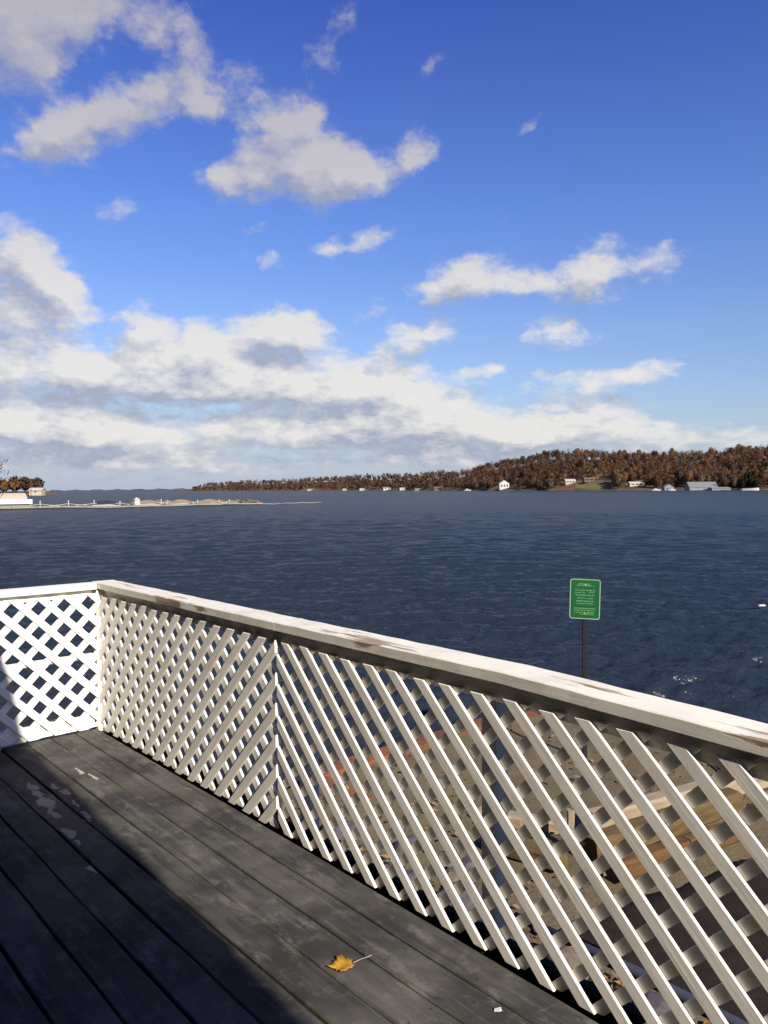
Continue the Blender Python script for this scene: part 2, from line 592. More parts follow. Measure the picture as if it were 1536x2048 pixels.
def lattice(parent, mat, a0, a1, b0, b1, up, phase, pitch, width, place, base, thick, rnd):
    """up=+1: slats rise with a.  phase: value of b - up*a on the centre line of one slat."""
    r2 = math.sqrt(2.0)
    dr, nn = (1 / r2, up / r2), (-up / r2, 1 / r2)
    lo = min(b0 - up * a for a in (a0, a1)) - pitch
    hi = max(b1 - up * a for a in (a0, a1)) + pitch
    k = math.ceil((lo - phase) / pitch)
    while phase + k * pitch < hi:
        c = (phase + k * pitch + rnd.uniform(-.0025, .0025)) / r2
        w = width * rnd.uniform(.97, 1.03)
        jit = rnd.uniform(-.006, .006)
        poly = [(a0, b0 + rnd.uniform(-.004, .004)), (a1, b0 + rnd.uniform(-.004, .004)), (a1, b1 + rnd.uniform(-.006, .004)), (a0, b1 + rnd.uniform(-.006, .004))]
        poly = clip(poly, nn[0], nn[1], c + w / 2)
        if len(poly) >= 3:
            poly = clip(poly, -nn[0], -nn[1], -(c - w / 2))
        k += 1
        if len(poly) < 3:
            continue
        loc = [(p[0] * dr[0] + p[1] * dr[1], p[0] * nn[0] + p[1] * nn[1] - c) for p in poly]
        al = [q[0] for q in loc]
        if max(al) - min(al) < .05:
            continue
        mid = (max(al) + min(al)) / 2
        loc = [(q[0] - mid, q[1]) for q in loc]
        mb = MB()
        mb.prism(loc, 0, thick * rnd.uniform(.94, 1.04))
        o = mb.build('slat', mat, parent)
        o.matrix_basis = place(mid * dr[0] + c * nn[0], mid * dr[1] + c * nn[1], dr, nn, base + rnd.uniform(0, .0008)) @ Matrix.Rotation(jit, 4, 'Z')
        bevel(o, .0012)
    return


def place_long(a, b, dr, nn, base):
    return Matrix(((dr[0], nn[0], 0, a), (0, 0, -1, -base), (dr[1], nn[1], 0, b), (0, 0, 0, 1)))


def place_left(a, b, dr, nn, base):
    return Matrix(((0, 0, 1, base), (dr[0], nn[0], 0, a), (dr[1], nn[1], 0, b), (0, 0, 0, 1)))


rl = random.Random(11)
SEAM = 2.092
long_fence = empty('lattice_fence')
tag(long_fence, 'long weathered white lattice fence along the deck edge, seam where its slats change direction', 'fence')
TH = .0125
lattice(long_fence, M_slat, .012, SEAM - .003, .004, .872, 1, .70 - SEAM, .1415, .042, place_long, .0205, .0145, rl)
lattice(long_fence, M_slat, .012, SEAM - .003, .004, .872, -1, .66 + SEAM, .1415, .042, place_long, .0055, .0145, rl)
lattice(long_fence, M_slat, SEAM + .003, 4.62, .000, .866, -1, .648 + SEAM, .1415, .038, place_long, .0185, TH, rl)
lattice(long_fence, M_slat, SEAM + .003, 4.62, .000, .866, 1, .61 - SEAM, .1415, .038, place_long, .0055, TH, rl)


def beam(mb, pts, y0, y1, h, wob=0.0, rnd=rl):
    """a board along X through (x, top z) points"""
    vs, fs = [], []
    for i, (x, z) in enumerate(pts):
        j = rnd.uniform(-wob, wob)
        jz = rnd.uniform(-wob, wob)
        vs += [(x, y0 + j, z - h), (x, y0 + j, z - .004 + jz), (x, y0 + .004 + j, z + jz), (x, y1 - .004 + j, z + jz), (x, y1 + j, z - .004), (x, y1 + j, z - h)]
    for i in range(len(pts) - 1):
        for q in range(6):
            q2 = (q + 1) % 6
            fs.append((i * 6 + q, i * 6 + q2, (i + 1) * 6 + q2, (i + 1) * 6 + q))
    fs.append((5, 4, 3, 2, 1, 0))
    e = (len(pts) - 1) * 6
    fs.append(tuple(e + q for q in range(6)))
    mb.add(vs, [f[::-1] for f in fs])


def capz(x):
    return float(np.interp(x, [-.2, 0, 2.1, 3.4, 4.25, 4.8], [.956, .956, .957, .959, .934, .920]))


for (xa, xb) in ((-.055, 2.085), (2.088, 4.64)):
    mb = MB()
    xs = np.linspace(xa, xb, 30)
    if xa > 1:
        xs = np.concatenate([[xa, xa + .012], xs[1:]])
    beam(mb, [(x, capz(x)) for x in xs], -.043, .102, .039, .0012)
    o = mb.build('cap_rail', M_cap, long_fence)
mb = MB()
beam(mb, [(x, capz(x) - .0405) for x in np.linspace(.05, 4.62, 12)], .000, .036, .075)
mb.build('top_rail', M_rail_dark, long_fence)
mb = MB()
beam(mb, [(x, .045) for x in np.linspace(.05, 4.62, 6)], .000, .036, .16)
mb.build('bottom_rail_or_shade_strip', M_black, long_fence)  # near-black strip standing in for the shaded gap below the slats
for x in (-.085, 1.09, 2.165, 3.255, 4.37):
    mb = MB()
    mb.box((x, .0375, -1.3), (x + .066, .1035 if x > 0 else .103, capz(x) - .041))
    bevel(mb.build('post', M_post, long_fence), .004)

left_fence = empty('lattice_fence')
tag(left_fence, 'bright white square lattice fence across the far end of the deck', 'fence')
lattice(left_fence, M_slat_left, -1.7, -.045, .012, .892, -1, .652, .155, .044, place_left, .0185, .011, rl)
lattice(left_fence, M_slat_left, -1.7, -.045, .012, .892, 1, 1.4625, .155, .044, place_left, .0072, .011, rl)
XF = Matrix.Rotation(R_(90), 4, 'Z')


def left_board(name, ya, yb, x0, x1, z0, z1, mat):
    mb = MB()
    L = yb - ya
    mb.box((-L / 2, -(x1 - x0) / 2, -(z1 - z0) / 2), (L / 2, (x1 - x0) / 2, (z1 - z0) / 2))
    o = mb.build(name, mat, left_fence)
    o.location = ((x0 + x1) / 2, (ya + yb) / 2, (z0 + z1) / 2)
    o.rotation_euler = (0, 0, R_(90))
    return bevel(o, .004, 2)


left_board('cap_rail', -1.75, -.046, -.065, .045, .912, .952, M_rail_left)
left_board('top_rail', -1.7, -.06, -.036, .005, .866, .909, M_rail_left)
left_board('mid_rail', -1.7, -.06, -.036, .005, .462, .492, M_rail_left)
left_board('bottom_rail_or_shade_strip', -1.7, -.06, -.036, .005, .006, .088, M_rail_left)
mb = MB()
mb.box((-.086, -.044, -.02), (.028, .036, .905))
bevel(mb.build('corner_post', M_rail_left, left_fence), .004)
mb = MB()
mb.box((-.086, -1.68, -.3), (.003, -1.59, .905))
mb.build('post', M_rail_left, left_fence)

# ------------------------------------------------------------------ things on the deck
M_leaf = mat_plain('orange leaf', (.36, .185, .014), .7, .7, 30.0, .3)
M_stem = mat_plain('pale leaf stem', (.42, .30, .20), .7, .2, 10.0, 0)
lf = empty('fallen_leaf', (3.08, -.441, .004), R_(150))
tag(lf, 'orange fallen leaf with a pale stem lying on the grey deck', 'leaf')
mb = MB()
half = [(0, -.034), (.009, -.031), (.020, -.037), (.021, -.029), (.033, -.027), (.029, -.019), (.030, -.013), (.045, -.006), (.041, .001), (.046, .012), (.033, .013), (.024, .011), (.026, .024), (.017, .023), (.012, .030), (.006, .041)]
rim = half + [(0, .052)] + [(-x * .96, y - .001) for x, y in half[:0:-1]]


def leaf_z(x, y):
    return .002 + 5.0 * x * x + 2.5 * y * y + .002 * math.sin(70 * x) * math.sin(50 * y)


vs = [(0, 0, .002)] + [(x * .5, y * .5, leaf_z(x * .5, y * .5)) for x, y in rim] + [(x, y, leaf_z(x, y)) for x, y in rim]
K = len(rim)
fs = [(0, 1 + i, 1 + (i + 1) % K) for i in range(K)] + [(1 + i, 1 + K + i, 1 + K + (i + 1) % K, 1 + (i + 1) % K) for i in range(K)]
mb.add(vs, fs)
o = mb.build('blade', M_leaf, lf, smooth=True)
sm = o.modifiers.new('solid', 'SOLIDIFY')
sm.thickness = .0008
mb = MB()
mb.tube([(0.0, -.036, .006), (.004, -.06, .012), (.006, -.085, .016), (.009, -.098, .018)], [.0013, .0011, .0011, .0017], 6)
mb.build('stem', M_stem, lf)
M_chip = mat_plain('white paint chip', (.62, .60, .58), .6, .2, 30, .2)
mb = MB()
pts = [(0, 0), (.014, -.004), (.024, .004), (.021, .016), (.010, .012), (.002, .009)]
mb.add([(x, y, .002 + .003 * (i % 2)) for i, (x, y) in enumerate(pts)] + [(x, y, .0008 + .003 * (i % 2)) for i, (x, y) in enumerate(pts)],
       [tuple(range(6)), tuple(range(11, 5, -1))] + [(i, (i + 1) % 6, 6 + (i + 1) % 6, 6 + i) for i in range(6)])
o = mb.build('paint_flake', M_chip)
o.location = (3.553, -.243, .002)
o.rotation_euler = (0, 0, .8)
tag(o, 'small white flake of paint curling on a deck plank near the lattice', 'paint flake')
mb = MB()
mb.tube([(0, 0, .002), (.03, .012, .004), (.055, .018, .003)], .0012, 5)
o = mb.build('twig', M_stem)
o.location = (1.34, -.11, .001)
tag(o, 'thin pale twig lying on the plank beside the lattice foot', 'twig')

# ------------------------------------------------------------------ the house that shades the deck (outside the picture)
M_house = mat_plain('dark unseen house siding', (.03, .028, .026), .8, .2, 3.0, .1)
house = empty('house', (6.3, -6.0, 0))
tag(house, 'dark sided house beside the deck, unseen, its roof and wall extended to block skylight', 'house')
H_E = 3.6
trav = H_E / math.tan(SUN_EL)
sx, sy = trav * math.cos(SUN_AZ), -trav * math.sin(SUN_AZ)     # sun patch = opening + (-sx, +sy)


def shade_edgeY(x):
    return -.49 - .0585 * (x - sx) - sy


mb = MB()
ya, yb = shade_edgeY(6.6) - .9, shade_edgeY(15.) - .9
mb.add([(6.6, ya, -1.3), (15., yb, -1.3), (15., -9, -1.3), (6.6, -9, -1.3), (6.6, ya, H_E - .05), (15., yb, H_E - .05), (15., -9, H_E - .05), (6.6, -9, H_E - .05)],
       [(0, 1, 5, 4), (1, 2, 6, 5), (2, 3, 7, 6), (3, 0, 4, 7), (4, 5, 6, 7)])
mb.build('wall', M_house, house).matrix_parent_inverse = Matrix.Translation((-6.3, 6.0, 0))
mb = MB()
mb.add([(-14, -2.75, -1.3), (6.6, -2.75, -1.3), (6.6, -9, -1.3), (-14, -9, -1.3), (-14, -2.75, 8.5), (6.6, -2.75, 8.5), (6.6, -9, 8.5), (-14, -9, 8.5)],
       [(0, 1, 5, 4), (1, 2, 6, 5), (2, 3, 7, 6), (3, 0, 4, 7), (4, 5, 6, 7)])
mb.build('wall', M_house, house).matrix_parent_inverse = Matrix.Translation((-6.3, 6.0, 0))  # tall unseen wall, extended to keep skylight off the shaded boards
# unseen roof added to block skylight; its edge draws the shadow on the boards
HOLES = []
mb = MB()
x0, x1, st = -6.0, 9.6, .06
nx = int((x1 - x0) / st)
ny = 46
rh = random.Random(5)


def open_at(x, y):
    X, Y = x - sx, y + sy
    X += .012 * math.sin(23 * Y) + .010 * math.sin(37 * X)
    for (hx, hy, a, b, t) in HOLES:
        dx, dy = X - hx, Y - hy
        u, v = dx * math.cos(t) + dy * math.sin(t), -dx * math.sin(t) + dy * math.cos(t)
        if (u / a / 1.25) ** 2 + ((v + .035) / b / 1.75) ** 2 < 1 + .25 * math.sin(40 * X):
            return True
    return False


gv, gi = [], {}
for i in range(nx + 1):
    for j in range(ny + 1):
        x = x0 + i * st
        ye = shade_edgeY(x) + .006 * math.sin(8 * x) + .004 * math.sin(21 * x)
        gi[i, j] = len(gv)
        gv.append((x, ye - .96 * j / ny, H_E))
gf = []
for i in range(nx):
    for j in range(ny):
        if not open_at(x0 + (i + .5) * st, shade_edgeY(x0 + (i + .5) * st) - .96 * (j + .5) / ny):
            gf.append((gi[i, j], gi[i + 1, j], gi[i + 1, j + 1], gi[i, j + 1]))
mb.add(gv, gf)
mb.add([(x0, shade_edgeY(x0) - .955, H_E), (x1, shade_edgeY(x1) - .955, H_E), (x1, -4, H_E), (x0, -4, H_E)], [(0, 1, 2, 3)])
mb.build('added_shade_roof', M_house, house).matrix_parent_inverse = Matrix.Translation((-6.3, 6.0, 0))

# ------------------------------------------------------------------ ground below the deck
GZ, WZ = -1.30, -1.60


def mat_sand():
    m, n, bs = new_mat('sandy gravel')
    geo = n.node('ShaderNodeNewGeometry')
    p = geo.outputs['Position']
    a = n.noise(p, 1.3, 5, .6)
    b = n.noise(p, 14.0, 6, .65)
    vo = n.node('ShaderNodeTexVoronoi')
    n.put(vo.inputs['Vector'], p)
    vo.inputs['Scale'].default_value = 38.0
    c = n.mix(n.mapr(a, .35, .65), (.096, .072, .034), (.134, .103, .052))
    c = n.mix(n.mapr(b, .45, .72, 0, .6), c, (.075, .052, .032))
    c = n.mix(n.mapr(n.noise(p, 45., 3, .6), .6, .75, 0, .25), c, (.17, .135, .09))
    n.put(bs.inputs['Base Color'], c)
    bs.inputs['Roughness'].default_value = .95
    h = n.math('ADD', n.math('MULTIPLY', b, .8), n.math('MULTIPLY', vo.outputs['Distance'], .5))
    bump(n, bs, h, .5, .018)
    return m


M_sand = mat_sand()
M_soil = mat_plain('dark brown mulch', (.020, .0150, .0115), .95, .5, 9.0, .8)
M_litter = mat_plain('dark soil', (.045, .034, .025), .95, .6, 6.0, .8)


def sheet(name, poly, z, mat, sub=None):
    mb = MB()
    mb.add([(x, y, z) for x, y in poly], [tuple(range(len(poly)))])
    o = mb.build(name, mat)
    tag(o, kind='structure')
    return o


def rough_ground(name, x0, x1, y0, y1, st, zf, mat):
    nx, ny = int((x1 - x0) / st), int((y1 - y0) / st)
    vs = [(x0 + (x1 - x0) * i / nx, y0 + (y1 - y0) * j / ny, 0) for j in range(ny + 1) for i in range(nx + 1)]
    vs = [(x, y, zf(x, y)) for x, y, _ in vs]
    fs = [(j * (nx + 1) + i, j * (nx + 1) + i + 1, (j + 1) * (nx + 1) + i + 1, (j + 1) * (nx + 1) + i) for j in range(ny) for i in range(nx)]
    mb = MB()
    mb.add(vs, fs)
    o = mb.build(name, mat, smooth=True)
    tag(o, kind='structure')
    return o


def wob(x, y):
    return .018 * math.sin(2.3 * x + 1.1 * y) + .014 * math.sin(5.1 * y - 2.7 * x + 1) + .008 * math.sin(11 * x + 7 * y)


rough_ground('beach', -1.08, 14., -9.0, 7.1, .14, lambda x, y: GZ + wob(x, y) - .10 * max(0, min(1, (2.1 - y) / .8)), M_sand)
# soil under and beside the deck, mulch bed on the right
rough_ground('soil', -.6, 14., -2.0, 2.02, .12, lambda x, y: GZ + .012 + wob(x, y) - .10 * max(0, min(1, (2.1 - y) / .8)) - (.06 if y > 1.95 else 0), M_litter)


def bed_left(y):
    return float(np.interp(y, [1.9, 3.1, 4.4, 7.0], [2.02, 2.28, 2.50, 2.9]))


mb = MB()
vs, fs = [], []
ys = np.linspace(2.10, 7.0, 40)
for y in ys:
    for k in range(30):
        x = bed_left(y) + (14 - bed_left(y)) * (k / 29) ** 1.6 + (.03 * math.sin(9 * y) if k == 0 else 0)
        vs.append((x, y, GZ + wob(x, y) + (-.03 if k == 0 else .02 + .03 * RNG.random())))
for j in range(39):
    for k in range(29):
        fs.append((j * 30 + k, j * 30 + k + 1, (j + 1) * 30 + k + 1, (j + 1) * 30 + k))
mb.add(vs, fs)
o = mb.build('mulch_bed', M_soil, smooth=True)
tag(o, kind='structure')

# steel sheet-pile seawall with its rusty cap
def mat_rust():
    m, n, bs = new_mat('rusty steel')
    v, rnd = obj_coords(n)
    a = n.noise(v, 2.2, 6, .65)
    b = n.noise(v, 24, 5, .6)
    c = n.mix(n.mapr(a, .38, .62), (.105, .034, .016), (.20, .072, .022))
    c = n.mix(n.mapr(b, .5, .72, 0, .7), c, (.09, .035, .022))
    n.put(bs.inputs['Base Color'], c)
    bs.inputs['Roughness'].default_value = .85
    bump(n, bs, b, .4, .008)
    return m


M_rust = mat_rust()
sw = empty('seawall', (-1.15, 2.5, WZ))
tag(sw, 'rusty orange steel seawall along the edge of the gravel beach', 'seawall')


def abs_part(o, root):
    o.matrix_parent_inverse = Matrix.Translation(-Vector(root.location)) if root.rotation_euler.z == 0 else root.matrix_basis.inverted()
    return o


mb = MB()
mb.box((-1.27, 2.46, GZ - .03), (-1.02, 7.2, GZ + .055))
mb.box((-1.27, 2.46, GZ - .16), (-1.255, 7.2, GZ - .03))
abs_part(bevel(mb.build('cap_channel', M_rust, sw), .008), sw)
mb = MB()
mb.box((-1.0185, 2.46, GZ - .03), (-.3, 2.60, GZ + .045))
o = abs_part(bevel(mb.build('cap_channel', M_rust, sw), .008), sw)
vs, fs = [], []
ny = 48
for i in range(ny + 1):
    y = 2.48 + 4.7 * i / ny
    x = -1.20 + (.05 if (i // 2) % 2 else -.03)
    vs += [(x, y, WZ - 1.0), (x, y, GZ - .032)]
for i in range(ny):
    fs.append((2 * i, 2 * i + 1, 2 * i + 3, 2 * i + 2))
mb = MB()
mb.add(vs, fs)
abs_part(mb.build('sheet_pile', M_rust, sw), sw)
mb = MB()
mb.box((-1.06, 7.1, WZ - 1), (14, 7.2, GZ - .02))
abs_part(mb.build('sheet_pile', M_rust, sw), sw)

# timbers
M_timber = mat_plain('pale weathered timber', (.27, .215, .145), .85, .5, 3.5, .5, stretch=(1, 7, 7))
M_timber_b = mat_plain('brown timber', (.115, .078, .036), .85, .5, 4.0, .5, stretch=(1, 6, 6))
M_timber_r = mat_plain('orange rotten timber', (.105, .058, .026), .9, .6, 7.0, .6, stretch=(1, 4, 4))


def timber(name, p, q, w, h, mat, label, cat, taper=0.0, sag=0.0):
    p, q = Vector(p), Vector(q)
    L = (q - p).length
    mb = MB()
    n_ = 10
    vs, fs = [], []
    rr = random.Random(int(L * 1000))
    for i in range(n_ + 1):
        t = i / n_
        x = -L / 2 + L * t
        ww, hh = w * (1 - taper * t), h * (1 - taper * t)
        ring = [(-.5, -.38), (-.38, -.5), (.38, -.5), (.5, -.38), (.5, .36), (.37, .5), (-.37, .5), (-.5, .36)]
        j = rr.uniform(-.006, .006)
        for a, b in ring:
            vs.append((x + (rr.uniform(-.01, .01) if i in (0, n_) else 0), a * ww + j + rr.uniform(-.003, .003), b * hh + rr.uniform(-.004, .004) - sag * math.sin(math.pi * t)))
    for i in range(n_):
        for k in range(8):
            k2 = (k + 1) % 8
            fs.append((i * 8 + k, i * 8 + k2, (i + 1) * 8 + k2, (i + 1) * 8 + k))
    fs.append(tuple(range(7, -1, -1)))
    fs.append(tuple(n_ * 8 + k for k in range(8)))
    mb.add(vs, fs)
    o = mb.build(name, mat)
    o.location = (p + q) / 2
    d = (q - p).normalized()
    o.rotation_euler = d.to_track_quat('X', 'Z').to_euler()
    tag(o, label, cat)
    return o


timber('timber', (1.44, 3.42, -1.17), (2.02, 5.75, -1.17), .16, .17, M_timber, 'pale squared timber lying on the beach farthest from the deck', 'timber')
timber('timber', (1.70, 3.02, -1.18), (2.02, 4.72, -1.16), .17, .18, M_timber_b, 'brown squared timber with a dark rounded end lying beside the mulch bed', 'timber')
timber('timber', (1.98, 2.92, -1.20), (2.28, 4.30, -1.20), .13, .14, M_timber_r, 'orange rotten timber at the edge of the dark mulch', 'timber')
timber('timber', (2.16, 3.62, -1.17), (2.24, 3.92, -1.16), .09, .10, M_timber_b, 'short yellowish timber stub lying against the orange timber', 'timber')
timber('timber', (.55, 3.05, -1.27), (1.30, 3.35, -1.24), .16, .10, M_timber, 'pale half-buried timber on the gravel to the left of the stake', 'timber')
timber('timber', (.95, 2.72, -1.27), (1.62, 2.78, -1.22), .15, .12, M_timber_b, 'brown half-buried timber at the foot of the stake', 'timber')
st_ = timber('stake', (1.46, 3.12, -1.40), (1.45, 3.13, -.98), .05, .05, M_timber, 'upright pale wooden stake at the near end of the timbers', 'stake')
M_hose = mat_plain('black hose', (.012, .012, .013), .5, .1, 5, 0)
mb = MB()
pts = [Vector((.55 + .30 * i, 6.15 - .16 * i + .10 * math.sin(i * 1.1), GZ + .03 + .02 * math.sin(i))) for i in range(7)]
mb.tube(pts, .016, 8)
tag(mb.build('hose', M_hose), 'black hose lying across the gravel under the cap rail', 'hose')
M_pipe = mat_plain('blue grey pipe', (.05, .05, .075), .8, .25, 4.0, .1, stretch=(1, 5, 5))
pp = MB()
pp.tube([(1.80, 2.02, GZ + .02), (2.6, 2.06, GZ + .035), (3.6, 2.06, GZ + .03), (6.5, 2.04, GZ + .03)], .032, 12)
tag(pp.build('pipe', M_pipe, smooth=True), 'blue grey drain pipe lying along the ground parallel to the fence', 'pipe')

# rocks and leaf litter in the strip between the deck and the gravel
M_rock = mat_plain('purplish stone', (.085, .075, .082), .85, .5, 3.0, .5)
M_rock2 = mat_plain('tan stone', (.15, .12, .085), .85, .5, 3.0, .5)


def rock_mesh(seed, mat):
    rr = random.Random(seed)
    bm = bmesh.new()
    bmesh.ops.create_icosphere(bm, subdivisions=2, radius=1.0)
    ax = [Vector((rr.gauss(0, 1), rr.gauss(0, 1), rr.gauss(0, 1))).normalized() for _ in range(9)]
    ct = [rr.uniform(.45, .8) for _ in ax]
    for v in bm.verts:
        for a, c in zip(ax, ct):
            d = v.co.dot(a)
            if d > c:
                v.co -= a * (d - c) * .85
        v.co *= 1 + rr.uniform(-.03, .03)
    me = bpy.data.meshes.new('rock')
    bm.to_mesh(me)
    bm.free()
    me.materials.append(mat)
    return me


rmesh = [rock_mesh(s, M_rock if s % 3 else M_rock2) for s in range(6)]
rr = random.Random(21)
for i in range(85):
    x, y = rr.uniform(-.9, 2.9), rr.uniform(.35, 2.35)
    if x > 1.7 and y > 1.85:
        continue
    s = rr.uniform(.05, .15) * (1.25 if y > 1.2 else .8)
    o = bpy.data.objects.new('rock', rmesh[i % 6])
    o.location = (x, y, GZ - .07 + s * .25 if y < 1.6 else GZ - .02 + s * .2)
    o.scale = (s * rr.uniform(.8, 1.5), s * rr.uniform(.7, 1.2), s * rr.uniform(.5, .8))
    o.rotation_euler = (rr.uniform(-.3, .3), rr.uniform(-.3, .3), rr.uniform(0, 6.28))
    link(o)
    two = (i % 6) % 3 == 0
    tag(o, 'tan stone among the rocks behind the foot of the lattice' if two else 'purplish grey stone among the rocks behind the foot of the lattice', 'rock', 'rocks between the deck and the beach')


def mat_tint(name, rough=.85, trans=False):
    m, n, bs = new_mat(name)
    if trans:
        an = n.node('ShaderNodeAttribute', attribute_name='nrm')
        vt = n.node('ShaderNodeVectorTransform', vector_type='NORMAL', convert_from='OBJECT', convert_to='WORLD')
        n.l.new(an.outputs['Vector'], vt.inputs[0])
        nn = n.vec('NORMALIZE', vt.outputs[0])
        n.put(bs.inputs['Normal'], nn)
    at = n.node('ShaderNodeAttribute', attribute_name='tint')
    n.put(bs.inputs['Base Color'], at.outputs['Color'])
    bs.inputs['Roughness'].default_value = rough
    bs.inputs['Specular IOR Level'].default_value = .15
    if trans:
        tr = n.node('ShaderNodeBsdfTranslucent')
        n.put(tr.inputs[0], at.outputs['Color'])
        mx = n.node('ShaderNodeMixShader')
        mx.inputs[0].default_value = .38
        n.l.new(bs.outputs[0], mx.inputs[1])
        n.l.new(tr.outputs[0], mx.inputs[2])
        n.l.new(mx.outputs[0], [q for q in n.n if q.type == 'OUTPUT_MATERIAL'][0].inputs[0])
    return m


M_tint = mat_tint('leaf litter')
mb = MB()
rr = random.Random(4)
for i in range(5200):
    if rr.random() < .93:
        x, y = rr.uniform(-.9, 5.5), rr.uniform(.05, 2.0)
    else:
        x, y = rr.uniform(-.9, 2.1), rr.uniform(2.0, 6.5)
    z = GZ + wob(x, y) - .10 * max(0, min(1, (2.1 - y) / .8)) + rr.uniform(.015, .05)
    s = rr.uniform(.02, .045)
    a = rr.uniform(0, 6.28)
    tl = Vector((rr.uniform(-.5, .5), rr.uniform(-.5, .5), 1)).normalized()
    u = tl.orthogonal().normalized()
    w = tl.cross(u)
    d1 = u * math.cos(a) + w * math.sin(a)
    d2 = tl.cross(d1)
    c = Vector((x, y, z))
    col = rr.choice([(.16, .09, .04), (.10, .06, .035), (.24, .15, .06), (.07, .05, .04), (.20, .14, .08)])
    mb.add([c - d1 * s, c + d2 * s * .5 + tl * .006, c + d1 * s, c - d2 * s * .5 + tl * .004], [(0, 1, 2), (0, 2, 3)], 0, col)
o = mb.build('leaf_litter', M_tint)
tag(o, kind='stuff')
mb = MB()
for i in range(260):   # leaves and debris caught at the foot of the lattice
    x = rr.uniform(.5, 4.2) if rr.random() < .5 else rr.uniform(.9, 2.2)
    c = Vector((x, rr.uniform(-.012, .10), rr.uniform(-.03, .03) + (.03 if 1.2 < x < 2.2 else 0)))
    s = rr.uniform(.01, .024)
    d1 = Vector((rr.gauss(0, 1), rr.gauss(0, 1), rr.gauss(0, .6))).normalized()
    d2 = d1.orthogonal().normalized()
    col = rr.choice([(.22, .12, .04), (.30, .15, .04), (.14, .09, .05), (.34, .24, .10)])
    mb.add([c - d1 * s, c + d2 * s * .55, c + d1 * s, c - d2 * s * .55], [(0, 1, 2), (0, 2, 3)], 0, col)
o = mb.build('leaf_debris', M_tint)
tag(o, kind='stuff')

# ------------------------------------------------------------------ green sign
M_green = mat_plain('sign green', (.006, .088, .024), .45, .15, 3.0, 0)
M_signwhite = mat_plain('sign white', (.30, .42, .31), .5, .1, 8, 0)
M_signtext = mat_plain('faded sign print', (.11, .28, .13), .5, .3, 30, 0)
M_steel = mat_plain('black post', (.014, .014, .015), .5, .2, 5, .1)
SP = Vector((.335, 4.97, GZ - .2))
sg = empty('green_sign', SP, 0)
sg.rotation_euler = (0, 0, math.atan2(-HD.y, -HD.x) + math.pi / 2 - R_(14))
tag(sg, 'small green notice sign with pale lettering on a thin black post at the shore', 'sign')


def rrect(w, h, r, seg=6):
    out = []
    for cx, cy, a0 in ((w / 2 - r, h / 2 - r, 0), (-w / 2 + r, h / 2 - r, 90), (-w / 2 + r, -h / 2 + r, 180), (w / 2 - r, -h / 2 + r, 270)):
        for k in range(seg + 1):
            a = R_(a0 + 90 * k / seg)
            out.append((cx + r * math.cos(a), cy + r * math.sin(a)))
    return out


ZT = .385 - SP.z + .01        # sign centre above its foot
SGM = Matrix.Translation((0, -.03, ZT)) @ Matrix.Rotation(R_(1.4), 4, 'Y') @ Matrix.Rotation(R_(90), 4, 'X')
W_, H_ = .315, .425
mb = MB()
mb.prism(rrect(W_, H_, .03), -.002, .002, 0, SGM)
mb.build('sign_plate', M_green, sg)
mb = MB()
a, b = rrect(W_ - .010, H_ - .010, .026), rrect(W_ - .024, H_ - .024, .020)
k = len(a)
mb.add([SGM @ Vector((x, y, .0032)) for x, y in a] + [SGM @ Vector((x, y, .0032)) for x, y in b], [(i, (i + 1) % k, k + (i + 1) % k, k + i) for i in range(k)])
mb.build('sign_border', M_signwhite, sg)
mb = MB()
rr = random.Random(8)
# the print is too small to read in the photograph: rows of word-like strokes
rows = [(.158, .018, .060, -.005), (.142, .016, .085, 0), (.092, .015, .100, 0), (.072, .013, .030, .065), (.066, .013, .05, -.05), (.040, .016, .095, .0), (.010, .014, .045, -.035), (.008, .014, .035, .05), (-.022, .016, .09, 0),
        (-.047, .013, .08, 0), (-.098, .016, .105, 0), (-.120, .014, .11, 0), (-.142, .015, .095, 0), (-.160, .012, .07, .02)]
for (yy, hh, half, xc) in rows:
    x = xc - half
    while x < xc + half - .006:
        w = rr.uniform(.004, .010)
        y0 = yy + rr.uniform(-.001, .001)
        vs = [SGM @ Vector(q) for q in ((x, y0 - hh * .36, .0032), (x + w, y0 - hh * .36, .0032), (x + w, y0 + hh * .36, .0032), (x, y0 + hh * .36, .0032))]
        mb.add(vs, [(0, 1, 2, 3)])
        x += w + rr.choice([.0022, .0022, .003, .008])
mb.build('lettering', M_signtext, sg)
mb = MB()
U = [(-.02, 0), (.02, 0), (.02, .012), (.026, .012), (.026, .016), (.014, .016), (.014, .005), (-.014, .005), (-.014, .016), (-.026, .016), (-.026, .012), (-.02, .012)]
mb.prism([(x, y - .0265) for x, y in U], 0, ZT + .15)
mb.build('post', M_steel, sg)
mb = MB()
for dz in (.15, -.15):
    c = SGM @ Vector((0, dz, 0))
    mb.tube([c + Vector((0, .008, 0)), c + Vector((0, -.006, 0))], .008, 8)
mb.build('bolt', M_signwhite, sg)

